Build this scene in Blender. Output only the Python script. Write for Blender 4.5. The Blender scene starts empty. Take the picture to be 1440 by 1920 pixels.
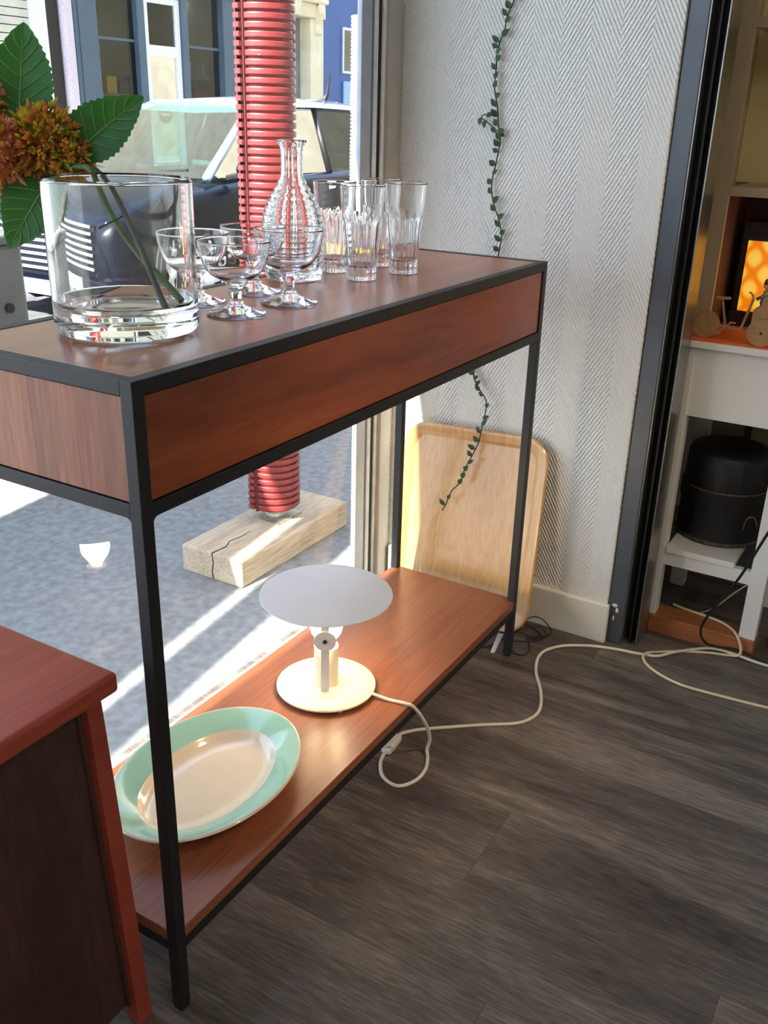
import bpy, bmesh, math, random
from mathutils import Vector, Matrix, noise
random.seed(7)
scene = bpy.context.scene
COL = scene.collection
PI = math.pi

def lin(r, g, b):
    f = lambda c: (c/255/12.92) if c/255 <= 0.04045 else ((c/255+0.055)/1.055)**2.4
    return (f(r), f(g), f(b), 1.0)

# ------------------------------------------------------------------ camera
cam_data = bpy.data.cameras.new('camera')
cam = bpy.data.objects.new('camera', cam_data)
COL.objects.link(cam)
_r = Vector((0.51493269, -0.85685048, 0.02552616))
_u = Vector((0.321965, 0.22091383, 0.92061698))
_f = Vector((0.79447018, 0.46583724, -0.38963162))
cam.matrix_world = Matrix(((_r.x, _u.x, -_f.x, -0.75853253), (_r.y, _u.y, -_f.y, -0.78887351),
                           (_r.z, _u.z, -_f.z, 1.31605648), (0, 0, 0, 1)))
cam_data.sensor_fit = 'HORIZONTAL'
cam_data.sensor_width = 36.0
cam_data.lens = 1756.711/1440*36.0
cam_data.clip_start = 0.02
cam_data.clip_end = 200
scene.camera = cam

# ------------------------------------------------------------------ world, sun, exposure
world = bpy.data.worlds.new('world')
scene.world = world
world.use_nodes = True
wn = world.node_tree.nodes
wl = world.node_tree.links
bg = wn['Background']
tc = wn.new('ShaderNodeTexCoord')
sp = wn.new('ShaderNodeSeparateXYZ')
rp = wn.new('ShaderNodeValToRGB')
wl.new(tc.outputs['Generated'], sp.inputs[0])
wl.new(sp.outputs['Z'], rp.inputs[0])
rp.color_ramp.elements[0].position = 0.0
rp.color_ramp.elements[0].color = (0.80, 0.90, 1.0, 1)
rp.color_ramp.elements[1].position = 0.8
rp.color_ramp.elements[1].color = (0.42, 0.62, 1.0, 1)
wl.new(rp.outputs[0], bg.inputs[0])
bg.inputs[1].default_value = 3.0

sun_data = bpy.data.lights.new('sun', 'SUN')
sun_data.energy = 24.0
sun_data.angle = 0.006
sun_data.color = (1.0, 0.93, 0.82)
sun = bpy.data.objects.new('sun', sun_data)
COL.objects.link(sun)
sun.location = (-6, 3, 8)
sun.rotation_euler = Vector((1.32, -0.177, -1.0)).to_track_quat('-Z', 'Y').to_euler()

# a light portal only guides sampling through the shop window opening, it adds no light
pd = bpy.data.lights.new('window_portal', 'AREA')
pd.shape = 'RECTANGLE'
pd.size = 4.0
pd.size_y = 2.5
pd.cycles.is_portal = True
po = bpy.data.objects.new('window_portal', pd)
COL.objects.link(po)
po.location = (-0.6, 0.60, 1.33)
po.rotation_euler = Vector((0, -1, 0)).to_track_quat('-Z', 'Z').to_euler()

vs = scene.view_settings
vs.view_transform = 'Standard'
vs.look = 'None'
vs.exposure = 0.42
vs.gamma = 1.0
vs.use_curve_mapping = False
cy = scene.cycles
cy.use_denoising = True
cy.use_adaptive_sampling = True
cy.adaptive_threshold = 0.02
cy.max_bounces = 12
cy.diffuse_bounces = 5
cy.glossy_bounces = 6
cy.transmission_bounces = 12
cy.transparent_max_bounces = 16
cy.sample_clamp_indirect = 8.0
cy.blur_glossy = 0.6

# ------------------------------------------------------------------ materials
def newmat(name):
    m = bpy.data.materials.new(name)
    m.use_nodes = True
    nt = m.node_tree
    return m, nt, nt.nodes['Principled BSDF']

def N(nt, t, **kw):
    n = nt.nodes.new(t)
    for k, v in kw.items():
        setattr(n, k, v)
    return n

def ramp(nt, stops):
    r = N(nt, 'ShaderNodeValToRGB')
    el = r.color_ramp.elements
    while len(el) < len(stops):
        el.new(0.5)
    for e, (p, c) in zip(el, stops):
        e.position = p
        e.color = c
    return r

def coords(nt, scale=(1, 1, 1), loc=(0, 0, 0), kind='Object'):
    t = N(nt, 'ShaderNodeTexCoord')
    m = N(nt, 'ShaderNodeMapping')
    m.inputs['Scale'].default_value = scale
    m.inputs['Location'].default_value = loc
    nt.links.new(t.outputs[kind], m.inputs[0])
    return m

def paint(name, col, rough=0.5, metal=0.0, var=0.06, nscale=30, bump=0.0, bscale=200, spec=0.5, coat=0.0):
    m, nt, b = newmat(name)
    mp = coords(nt)
    n = N(nt, 'ShaderNodeTexNoise')
    n.inputs['Scale'].default_value = nscale
    n.inputs['Detail'].default_value = 4
    nt.links.new(mp.outputs[0], n.inputs[0])
    d = tuple(c*(1-var*2) for c in col[:3])+(1,)
    l = tuple(min(1, c*(1+var*2)) for c in col[:3])+(1,)
    r = ramp(nt, [(0.3, d), (0.7, l)])
    nt.links.new(n.outputs[0], r.inputs[0])
    nt.links.new(r.outputs[0], b.inputs['Base Color'])
    b.inputs['Roughness'].default_value = rough
    b.inputs['Metallic'].default_value = metal
    b.inputs['Specular IOR Level'].default_value = spec
    b.inputs['Coat Weight'].default_value = coat
    if bump > 0:
        n2 = N(nt, 'ShaderNodeTexNoise')
        n2.inputs['Scale'].default_value = bscale
        n2.inputs['Detail'].default_value = 3
        nt.links.new(mp.outputs[0], n2.inputs[0])
        bp = N(nt, 'ShaderNodeBump')
        bp.inputs['Strength'].default_value = bump
        bp.inputs['Distance'].default_value = 0.002
        nt.links.new(n2.outputs[0], bp.inputs['Height'])
        nt.links.new(bp.outputs[0], b.inputs['Normal'])
    return m

def wood(name, dark, mid, light, axis='X', rough=0.4, stretch=14, fine=160, coat=0.0, rand=0.0, bump=0.08, big=5.0, fmix=0.38):
    """grain runs along axis"""
    m, nt, b = newmat(name)
    sc = {'X': (1/stretch, 1, 1), 'Y': (1, 1/stretch, 1), 'Z': (1, 1, 1/stretch)}[axis]
    mp = coords(nt, sc)
    vec = mp.outputs[0]
    if rand > 0:
        oi = N(nt, 'ShaderNodeObjectInfo')
        ad = N(nt, 'ShaderNodeVectorMath', operation='ADD')
        ml = N(nt, 'ShaderNodeMath', operation='MULTIPLY')
        ml.inputs[1].default_value = 37.0
        nt.links.new(oi.outputs['Random'], ml.inputs[0])
        nt.links.new(vec, ad.inputs[0])
        nt.links.new(ml.outputs[0], ad.inputs[1])
        vec = ad.outputs[0]
    n1 = N(nt, 'ShaderNodeTexNoise')
    n1.inputs['Scale'].default_value = big
    n1.inputs['Detail'].default_value = 6
    n1.inputs['Roughness'].default_value = 0.6
    n1.inputs['Distortion'].default_value = 0.9
    nt.links.new(vec, n1.inputs[0])
    n2 = N(nt, 'ShaderNodeTexNoise')
    n2.inputs['Scale'].default_value = fine
    n2.inputs['Detail'].default_value = 3
    nt.links.new(vec, n2.inputs[0])
    mx = N(nt, 'ShaderNodeMix', data_type='FLOAT')
    mx.inputs[0].default_value = fmix
    nt.links.new(n1.outputs[0], mx.inputs[2])
    nt.links.new(n2.outputs[0], mx.inputs[3])
    src = mx.outputs[0]
    if rand > 0:
        sb = N(nt, 'ShaderNodeMath', operation='MULTIPLY_ADD')
        sb.inputs[1].default_value = rand
        nt.links.new(oi.outputs['Random'], sb.inputs[0])
        nt.links.new(mx.outputs[0], sb.inputs[2])
        s2 = N(nt, 'ShaderNodeMath', operation='SUBTRACT')
        s2.inputs[1].default_value = rand/2
        nt.links.new(sb.outputs[0], s2.inputs[0])
        src = s2.outputs[0]
    r = ramp(nt, [(0.34, dark), (0.5, mid), (0.66, light)])
    nt.links.new(src, r.inputs[0])
    nt.links.new(r.outputs[0], b.inputs['Base Color'])
    b.inputs['Roughness'].default_value = rough
    b.inputs['Coat Weight'].default_value = coat
    b.inputs['Coat Roughness'].default_value = 0.25
    bp = N(nt, 'ShaderNodeBump')
    bp.inputs['Strength'].default_value = bump
    bp.inputs['Distance'].default_value = 0.001
    nt.links.new(n2.outputs[0], bp.inputs['Height'])
    nt.links.new(bp.outputs[0], b.inputs['Normal'])
    return m

def glass(name, col=(1, 1, 1, 1), rough=0.0, ior=1.47):
    m, nt, b = newmat(name)
    g = N(nt, 'ShaderNodeBsdfGlass')
    g.inputs['Color'].default_value = col
    g.inputs['Roughness'].default_value = rough
    g.inputs['IOR'].default_value = ior
    nt.links.new(g.outputs[0], nt.nodes['Material Output'].inputs[0])
    nt.nodes.remove(b)
    return m

def pane_mat(name, tint=(1, 1, 1, 1), refl=1.0, ior=1.5, dirt=0.0):
    """thin flat glass: see-through plus a mirror reflection that grows at glancing angles"""
    m, nt, b = newmat(name)
    t = N(nt, 'ShaderNodeBsdfTransparent')
    t.inputs[0].default_value = tint
    g = N(nt, 'ShaderNodeBsdfGlossy')
    g.inputs['Roughness'].default_value = 0.0
    fr = N(nt, 'ShaderNodeFresnel')
    fr.inputs['IOR'].default_value = ior
    ml = N(nt, 'ShaderNodeMath', operation='MULTIPLY')
    ml.inputs[1].default_value = refl
    ml.use_clamp = True
    nt.links.new(fr.outputs[0], ml.inputs[0])
    mx = N(nt, 'ShaderNodeMixShader')
    nt.links.new(ml.outputs[0], mx.inputs[0])
    nt.links.new(t.outputs[0], mx.inputs[1])
    nt.links.new(g.outputs[0], mx.inputs[2])
    nt.links.new(mx.outputs[0], nt.nodes['Material Output'].inputs[0])
    nt.nodes.remove(b)
    return m

def emit(name, col, strength):
    m, nt, b = newmat(name)
    b.inputs['Base Color'].default_value = col
    b.inputs['Emission Color'].default_value = col
    b.inputs['Emission Strength'].default_value = strength
    return m

def herringbone(name):
    m, nt, b = newmat(name)
    t = N(nt, 'ShaderNodeTexCoord')
    s = N(nt, 'ShaderNodeSeparateXYZ')
    nt.links.new(t.outputs['Object'], s.inputs[0])
    def M(op, a, bb=None, c=None):
        n = N(nt, 'ShaderNodeMath', operation=op)
        for i, v in enumerate((a, bb, c)):
            if v is None:
                continue
            if isinstance(v, (int, float)):
                n.inputs[i].default_value = v
            else:
                nt.links.new(v, n.inputs[i])
        return n.outputs[0]
    # slight waviness of the hand-hung paper
    nz = N(nt, 'ShaderNodeTexNoise')
    nz.inputs['Scale'].default_value = 60
    nz.inputs['Detail'].default_value = 3
    nt.links.new(t.outputs['Object'], nz.inputs[0])
    y = M('ADD', s.outputs['Y'], M('MULTIPLY', nz.outputs[0], 0.002))
    per = 0.140
    tri = M('ABSOLUTE', M('SUBTRACT', M('FRACT', M('DIVIDE', y, per)), 0.5))      # 0..0.5
    v = M('ADD', s.outputs['Z'], M('MULTIPLY', tri, per*1.75))
    v = M('ADD', v, M('MULTIPLY', nz.outputs[0], 0.004))
    w = M('SINE', M('MULTIPLY', v, 2*PI/0.0165))
    w = M('MULTIPLY_ADD', w, 0.5, 0.5)
    w = M('POWER', w, 0.7)
    # fine weave inside each rib
    wv = M('SINE', M('MULTIPLY', s.outputs['Z'], 2*PI/0.0042))
    hgt = M('ADD', w, M('MULTIPLY', wv, 0.10))
    n2 = N(nt, 'ShaderNodeTexNoise')
    n2.inputs['Scale'].default_value = 420
    nt.links.new(t.outputs['Object'], n2.inputs[0])
    hgt = M('ADD', hgt, M('MULTIPLY', n2.outputs[0], 0.45))
    n3 = N(nt, 'ShaderNodeTexNoise')
    n3.inputs['Scale'].default_value = 4.0
    nt.links.new(t.outputs['Object'], n3.inputs[0])
    hgt = M('ADD', hgt, M('MULTIPLY', n3.outputs[0], 5.0))
    bp = N(nt, 'ShaderNodeBump')
    bp.inputs['Strength'].default_value = 0.85
    bp.inputs['Distance'].default_value = 0.003
    nt.links.new(hgt, bp.inputs['Height'])
    nt.links.new(bp.outputs[0], b.inputs['Normal'])
    b.inputs['Base Color'].default_value = lin(233, 235, 231)
    b.inputs['Roughness'].default_value = 0.62
    return m

MAT = {}
MAT['black_metal'] = paint('black_powder_coat', lin(30, 30, 32), 0.5, 0.0, 0.05, 60, 0.15, 900)
WD, WM, WL = lin(112, 58, 36), lin(150, 84, 52), lin(176, 106, 66)
MAT['teak_x'] = wood('teak_veneer_lengthwise', WD, WM, WL, 'X', 0.30, 16, 170, 0.3, fmix=0.25, bump=0.04)
MAT['teak_shelf'] = wood('teak_shelf_board', lin(106, 60, 40), lin(142, 84, 56), lin(164, 104, 70), 'X', 0.34, 18, 170, 0.1, fmix=0.28, bump=0.04)
MAT['teak_front'] = wood('teak_drawer_front', lin(108, 50, 28), lin(150, 76, 42), lin(178, 98, 54), 'X', 0.30, 11, 150, 0.2, fmix=0.18, bump=0.03)
MAT['teak_z'] = wood('teak_end_grain_upright', lin(128, 76, 56), lin(158, 98, 72), lin(184, 122, 92), 'Z', 0.42, 14, 170, 0.1)
MAT['floor_plank'] = wood('grey_oak_vinyl', lin(60, 53, 50), lin(97, 89, 83), lin(138, 128, 118), 'Y', 0.46, 11, 210, 0, 0.06, 0.3, 9.0)
MAT['wallpaper'] = herringbone('white_chevron_wallpaper')
MAT['white_paint'] = paint('white_gloss_paint', lin(226, 224, 216), 0.4, 0, 0.03, 8, 0.1, 60)
MAT['white_lacquer'] = paint('white_lacquer', lin(224, 222, 216), 0.32, 0, 0.02, 5)
MAT['room_wall'] = paint('off_white_plaster', lin(206, 198, 186), 0.8, 0, 0.02, 3)
MAT['ceiling'] = paint('ceiling_white', lin(225, 222, 215), 0.8, 0, 0.01, 3)
MAT['jamb'] = paint('warm_grey_jamb', lin(186, 182, 172), 0.6, 0, 0.04, 12)
MAT['alu'] = paint('brushed_aluminium', lin(178, 186, 196), 0.4, 0.15, 0.05, 20)
MAT['alu_grey'] = paint('grey_anodised', lin(120, 128, 138), 0.4, 0.5, 0.05, 20)
MAT['white_strip'] = paint('white_seal_strip', lin(235, 238, 240), 0.4)
MAT['gasket'] = paint('black_rubber_gasket', lin(18, 18, 20), 0.6)
MAT['pane'] = pane_mat('window_glass', (0.96, 0.985, 0.98, 1), 1.0, 1.35)
MAT['steel_post'] = paint('painted_grey_steel', lin(92, 98, 106), 0.38, 0.4, 0.05, 14, 0.1, 80)
MAT['rail_black'] = paint('dirty_black_rail', lin(26, 28, 27), 0.5, 0.3, 0.25, 40, 0.4, 120)
MAT['lip_steel'] = paint('bare_steel_lip', lin(150, 150, 146), 0.3, 0.9, 0.08, 30)
MAT['red_wood'] = wood('red_painted_wood', lin(146, 60, 44), lin(166, 72, 53), lin(182, 86, 64), 'X', 0.45, 20, 200, 0, 0, 0.2)
MAT['dark_panel'] = wood('dark_stained_panel', lin(46, 29, 24), lin(66, 43, 35), lin(84, 58, 47), 'Z', 0.55, 6, 90, 0, 0, 0.15)
MAT['glass'] = glass('clear_glassware')
MAT['glass_vase'] = glass('clear_vase_glass', (0.985, 0.995, 0.985, 1))
MAT['cream_white'] = paint('cream_enamel', lin(236, 228, 206), 0.32, 0, 0.02, 6)
MAT['lamp_grey'] = paint('pale_enamel', lin(214, 212, 210), 0.35, 0, 0.02, 6)
MAT['cord_white'] = paint('ivory_cord', lin(226, 218, 200), 0.45, 0, 0.04, 20)
MAT['cord_cream'] = paint('cream_cord', lin(222, 206, 168), 0.45, 0, 0.04, 20)
MAT['cord_black'] = paint('black_cord', lin(16, 16, 18), 0.5)
MAT['switch'] = paint('translucent_switch', lin(226, 224, 220), 0.3)
MAT['bulb'] = emit('lit_bulb', (1.0, 0.78, 0.46, 1), 40.0)
MAT['fill_glow'] = emit('fill_panel_glow', (1.0, 0.93, 0.83, 1), 9.0)  # glow of the added fill panels
MAT['screw'] = paint('screw_steel', lin(90, 90, 90), 0.3, 0.9)
MAT['mint'] = paint('mint_glaze', lin(156, 196, 170), 0.12, 0, 0.03, 12, coat=0.5)
MAT['ivory_glaze'] = paint('ivory_glaze', lin(226, 206, 176), 0.12, 0, 0.02, 8, coat=0.5)
MAT['tray'] = wood('birch_tray', lin(186, 136, 80), lin(206, 158, 100), lin(218, 174, 118), 'Z', 0.25, 14, 120, 0.5)
MAT['leaf'] = paint('green_leaf', lin(54, 96, 40), 0.5, 0, 0.12, 25)
MAT['leaf_vein'] = paint('leaf_vein', lin(128, 154, 92), 0.5)
MAT['vine_leaf'] = paint('vine_leaf', lin(62, 92, 58), 0.5, 0, 0.2, 30)
MAT['vine_stem'] = paint('vine_stem', lin(46, 60, 40), 0.6)
MAT['stem_green'] = paint('stem_green', lin(74, 104, 48), 0.5, 0, 0.15, 40)
MAT['stem_dark'] = paint('stem_dark', lin(58, 62, 40), 0.6, 0, 0.25, 60)
MAT['floret_rust'] = paint('rust_florets', lin(206, 154, 80), 0.6, 0, 0.3, 60)
MAT['floret_olive'] = paint('olive_florets', lin(182, 170, 70), 0.6, 0, 0.3, 60)
MAT['floret_pink'] = paint('pink_florets', lin(236, 172, 146), 0.6, 0, 0.2, 60)

def leaf_translucent(m, col, k=0.4):
    nt = m.node_tree
    b = nt.nodes['Principled BSDF']
    tr = N(nt, 'ShaderNodeBsdfTranslucent')
    tr.inputs[0].default_value = col
    mx = N(nt, 'ShaderNodeMixShader')
    mx.inputs[0].default_value = k
    nt.links.new(b.outputs[0], mx.inputs[1])
    nt.links.new(tr.outputs[0], mx.inputs[2])
    nt.links.new(mx.outputs[0], nt.nodes['Material Output'].inputs[0])
leaf_translucent(MAT['leaf'], lin(110, 190, 60))
leaf_translucent(MAT['vine_leaf'], lin(100, 150, 70))
leaf_translucent(MAT['floret_rust'], lin(240, 184, 90), 0.55)
leaf_translucent(MAT['floret_olive'], lin(236, 220, 80), 0.55)
leaf_translucent(MAT['floret_pink'], lin(255, 196, 160), 0.55)

# outdoors
MAT['asphalt'] = paint('pavement_asphalt', lin(122, 123, 124), 0.85, 0, 0.12, 34, 0.6, 260)
MAT['road'] = paint('road_asphalt', lin(92, 94, 98), 0.85, 0, 0.12, 6, 0.5, 200)
MAT['kerb'] = paint('granite_kerb', lin(170, 170, 168), 0.8, 0, 0.1, 30)
MAT['red_plastic'] = paint('scuffed_red_plastic', lin(196, 62, 58), 0.42, 0, 0.12, 22)
MAT['red_dark'] = paint('dark_red_seam', lin(70, 22, 24), 0.6)
MAT['white_plastic'] = paint('white_pink_plastic', lin(236, 224, 224), 0.45)
MAT['timber'] = wood('weathered_timber', lin(142, 126, 104), lin(176, 160, 138), lin(196, 184, 164), 'X', 0.8, 9, 120, 0, 0, 0.4)
MAT['deck'] = wood('scaffold_plank', lin(120, 100, 74), lin(156, 134, 100), lin(176, 154, 120), 'X', 0.8, 9, 120, 0, 0.1, 0.3)
MAT['mortar'] = paint('plaster_lump', lin(190, 184, 170), 0.9, 0, 0.15, 60)
MAT['galv'] = paint('galvanised_steel', lin(170, 168, 160), 0.45, 0.7, 0.1, 50)
MAT['black_paint'] = paint('near_black_car_paint', lin(7, 11, 26), 0.25, 0.0, 0.02, 3, spec=0.22, coat=0.08)
MAT['sky_sheen_paint'] = paint('roof_sky_sheen', lin(150, 176, 196), 0.2, 0.3, 0.02, 3, coat=1.0)  # pale blue puts the sky's reflection into the dark car's roof colour
MAT['dark_trim'] = paint('dark_trim', lin(20, 21, 24), 0.5)
MAT['chrome'] = paint('chrome', lin(220, 222, 226), 0.15, 1.0, 0.02, 5)
MAT['tyre'] = paint('tyre_rubber', lin(24, 24, 25), 0.8)
MAT['car_glass'] = pane_mat('car_glass', (0.50, 0.78, 0.72, 1), 2.0, 1.5)
MAT['car_screen'] = pane_mat('car_windscreen_glass', (0.50, 0.78, 0.72, 1), 4.0, 1.5)
MAT['seat'] = paint('car_seat', lin(60, 76, 78), 0.8)
MAT['headlight'] = paint('headlight_lens', lin(210, 216, 220), 0.1, 0.4)
MAT['plate'] = paint('number_plate', lin(206, 210, 220), 0.4)
MAT['amber'] = paint('amber_lens', lin(236, 170, 60), 0.2)
MAT['slate_blue'] = paint('slate_blue_shopfront', lin(74, 92, 110), 0.5, 0, 0.05, 2)
MAT['deep_blue'] = paint('deep_blue_shopfront', lin(44, 84, 150), 0.45, 0, 0.06, 2)
MAT['pale_blue'] = paint('pale_blue_panel', lin(150, 186, 220), 0.5, 0, 0.04, 3)
MAT['stone'] = paint('cream_limestone', lin(222, 212, 184), 0.8, 0, 0.06, 3, 0.3, 40)
MAT['door_grey'] = paint('grey_door', lin(116, 126, 134), 0.5, 0, 0.04, 4)
MAT['door_white'] = paint('white_door_frame', lin(226, 230, 236), 0.4)
MAT['shutter'] = paint('pale_shutter', lin(200, 198, 184), 0.6, 0, 0.05, 4)
MAT['mauve'] = paint('mauve_white_pipe', lin(206, 194, 204), 0.6)
MAT['black_post'] = paint('black_post', lin(26, 24, 28), 0.5)
MAT['shop_glass'] = pane_mat('shopfront_glass', (0.82, 0.9, 0.88, 1), 1.2, 1.5)
MAT['building_stone'] = paint('beige_building_stone', lin(186, 176, 150), 0.85, 0, 0.06, 2)
MAT['shop_dim'] = paint('dim_shop_wall', lin(120, 116, 100), 0.8, 0, 0.1, 1)
MAT['cabinet_grey'] = paint('grey_street_cabinet', lin(98, 102, 104), 0.45, 0.1, 0.08, 8)
MAT['navy'] = paint('navy_plastic', lin(26, 26, 52), 0.4)
MAT['yellow'] = paint('yellow_band', lin(222, 190, 40), 0.4)
# right-hand corner
MAT['bench_wood'] = wood('brown_plank', lin(140, 84, 48), lin(166, 104, 62), lin(182, 120, 76), 'Y', 0.5, 8, 120)
MAT['terracotta'] = paint('terracotta_top', lin(206, 98, 54), 0.5, 0, 0.05, 8)
MAT['dim_board'] = paint('dim_olive_board', lin(104, 94, 76), 0.8, 0, 0.05, 6)
MAT['unit_cream'] = paint('cream_unit_paint', lin(184, 164, 132), 0.5, 0, 0.03, 6)
MAT['brown_back'] = paint('brown_backing', lin(84, 52, 44), 0.7, 0, 0.05, 6)
MAT['olive_back'] = paint('olive_cream_backing', lin(214, 196, 140), 0.7, 0, 0.03, 4)
MAT['cardboard'] = paint('plywood_board', lin(160, 124, 82), 0.7, 0, 0.08, 60, 0.2, 300)
MAT['hat_black'] = paint('black_leatherette', lin(14, 13, 14), 0.45, 0, 0.2, 40, 0.3, 200)
MAT['hat_worn'] = paint('worn_brown_edge', lin(74, 56, 48), 0.6, 0, 0.3, 80)
MAT['brass'] = paint('dull_brass_wire', lin(140, 116, 62), 0.4, 0.7)
MAT['skin_toy'] = paint('toy_skin', lin(226, 160, 124), 0.4)
MAT['toy_brown'] = paint('toy_brown_hair', lin(120, 66, 40), 0.3)
MAT['toy_purple'] = paint('toy_plum_trousers', lin(64, 32, 60), 0.4)
MAT['toy_green'] = paint('toy_grey_green_shirt', lin(112, 132, 120), 0.4)
MAT['dark_frame'] = paint('black_picture_frame', lin(24, 18, 16), 0.45)

# ------------------------------------------------------------------ mesh helpers
class MB:
    def __init__(self):
        self.v = []
        self.f = []
    def add(self, vs, fs):
        o = len(self.v)
        self.v += [Vector(p) for p in vs]
        self.f += [tuple(i+o for i in q) for q in fs]
        return self
    def box(self, x0, x1, y0, y1, z0, z1):
        vs = [(x0, y0, z0), (x1, y0, z0), (x1, y1, z0), (x0, y1, z0), (x0, y0, z1), (x1, y0, z1), (x1, y1, z1), (x0, y1, z1)]
        return self.add(vs, [(0, 3, 2, 1), (4, 5, 6, 7), (0, 1, 5, 4), (1, 2, 6, 5), (2, 3, 7, 6), (3, 0, 4, 7)])
    def hexa(self, bottom, top):
        return self.add(list(bottom)+list(top), [(0, 3, 2, 1), (4, 5, 6, 7), (0, 1, 5, 4), (1, 2, 6, 5), (2, 3, 7, 6), (3, 0, 4, 7)])
    def lathe(self, prof, seg=32, c=(0, 0, 0), rfun=None, closed=False, squash=1.0):
        """prof: list of (r, z); poles when r == 0"""
        vs, fs, rows = [], [], []
        for k, (r, z) in enumerate(prof):
            if r <= 1e-7:
                rows.append([len(vs)]*seg)
                vs.append((c[0], c[1], c[2]+z))
            else:
                row = []
                for i in range(seg):
                    a = 2*PI*i/seg
                    rr = r if rfun is None else rfun(r, z, a, k)
                    row.append(len(vs))
                    vs.append((c[0]+rr*math.cos(a), c[1]+rr*math.sin(a)*squash, c[2]+z))
                rows.append(row)
        if closed:
            rows.append(rows[0])
        for a, b in zip(rows[:-1], rows[1:]):
            for i in range(seg):
                j = (i+1) % seg
                q = [a[i], a[j], b[j], b[i]]
                q2 = []
                for t in q:
                    if t not in q2:
                        q2.append(t)
                if len(q2) >= 3:
                    fs.append(tuple(q2))
        return self.add(vs, fs)
    def tube(self, pts, r, seg=8, caps=True):
        pts = [Vector(p) for p in pts]
        n = len(pts)
        rs = r if isinstance(r, (list, tuple)) else [r]*n
        vs, fs = [], []
        prev = None
        for i, p in enumerate(pts):
            t = (pts[min(i+1, n-1)]-pts[max(i-1, 0)]).normalized()
            if prev is None:
                u = t.orthogonal().normalized()
            else:
                u = (prev-t*prev.dot(t))
                u = u.normalized() if u.length > 1e-6 else t.orthogonal().normalized()
            prev = u
            w = t.cross(u)
            for k in range(seg):
                a = 2*PI*k/seg
                vs.append(p+(u*math.cos(a)+w*math.sin(a))*rs[i])
        for i in range(n-1):
            for k in range(seg):
                j = (k+1) % seg
                fs.append((i*seg+k, i*seg+j, (i+1)*seg+j, (i+1)*seg+k))
        if caps:
            fs.append(tuple(reversed(range(seg))))
            fs.append(tuple(range((n-1)*seg, n*seg)))
        return self.add(vs, fs)
    def rings(self, rings, cap0=True, cap1=True):
        n = len(rings[0])
        vs = [p for r in rings for p in r]
        fs = []
        for i in range(len(rings)-1):
            for k in range(n):
                j = (k+1) % n
                fs.append((i*n+k, i*n+j, (i+1)*n+j, (i+1)*n+k))
        if cap0:
            fs.append(tuple(reversed(range(n))))
        if cap1:
            fs.append(tuple(range((len(rings)-1)*n, len(rings)*n)))
        return self.add(vs, fs)
    def prism(self, poly, axis, a, b):
        """poly: 2-D points; extruded along axis from a to b"""
        def P3(p, t):
            return {'x': (t, p[0], p[1]), 'y': (p[0], t, p[1]), 'z': (p[0], p[1], t)}[axis]
        return self.rings([[P3(p, a) for p in poly], [P3(p, b) for p in poly]])
    def sphere(self, c, r, seg=16, rng=10, sc=(1, 1, 1)):
        prof = [(r*math.sin(PI*i/rng), -r*math.cos(PI*i/rng)) for i in range(rng+1)]
        prof[0] = (0, -r)
        prof[-1] = (0, r)
        tmp = MB().lathe(prof, seg)
        return self.add([(c[0]+p.x*sc[0], c[1]+p.y*sc[1], c[2]+p.z*sc[2]) for p in tmp.v], tmp.f)
    def xform(self, M):
        self.v = [M @ p for p in self.v]
        return self

def dense(prof, e=0.0012, step=0.012):
    """support points near both ends of every long profile segment, so smooth shading stays flat along walls"""
    out = [prof[0]]
    for a, b in zip(prof[:-1], prof[1:]):
        ln = math.hypot(b[0]-a[0], b[1]-a[1])
        if ln > 3*e:
            ts = [e/ln]
            n = int(ln/step)
            ts += [k/(n+1) for k in range(1, n+1) if e/ln < k/(n+1) < 1-e/ln]
            ts.append(1-e/ln)
            for t in ts:
                out.append((a[0]+(b[0]-a[0])*t, a[1]+(b[1]-a[1])*t))
        out.append(b)
    return out

ORI = {}
def tag(o, label=None, cat=None, group=None, kind=None):
    if label: o['label'] = label
    if cat: o['category'] = cat
    if group: o['group'] = group
    if kind: o['kind'] = kind
    return o

def thing(name, loc, label, cat, group=None, kind=None):
    o = bpy.data.objects.new(name, None)
    o.empty_display_size = 0.05
    COL.objects.link(o)
    o.location = loc
    ORI[o.name] = Vector(loc)
    return tag(o, label, cat, group, kind)

def obj(name, mb, mat, parent=None, smooth=False, bevel=0.0, origin=None, label=None, seg=2, auto=False):
    if parent is not None:
        og = ORI[parent.name]
    elif origin is not None:
        og = Vector(origin)
    else:
        xs = [p.x for p in mb.v]; ys = [p.y for p in mb.v]; zs = [p.z for p in mb.v]
        og = Vector(((min(xs)+max(xs))/2, (min(ys)+max(ys))/2, min(zs)))
    me = bpy.data.meshes.new(name)
    me.from_pydata([tuple(p-og) for p in mb.v], [], mb.f)
    me.validate()
    bm = bmesh.new()
    bm.from_mesh(me)
    bmesh.ops.recalc_face_normals(bm, faces=bm.faces)
    bm.to_mesh(me)
    bm.free()
    me.materials.append(MAT[mat] if isinstance(mat, str) else mat)
    if smooth:
        for p in me.polygons:
            p.use_smooth = True
    o = bpy.data.objects.new(name, me)
    COL.objects.link(o)
    if parent is not None:
        o.parent = parent
    else:
        o.location = og
    ORI[o.name] = og
    if smooth and auto:
        try:
            me.set_sharp_from_angle(angle=math.radians(auto))
        except Exception:
            pass
    if bevel > 0:
        m = o.modifiers.new('edge', 'BEVEL')
        m.width = bevel
        m.segments = seg
        m.limit_method = 'ANGLE'
        m.angle_limit = math.radians(40)
    if label:
        o['label'] = label
    return o

def one(name, mb, mat, label, cat, group=None, kind=None, **kw):
    o = obj(name, mb, mat, **kw)
    return tag(o, label, cat, group, kind)

def B(*a):
    return MB().box(*a)

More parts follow.
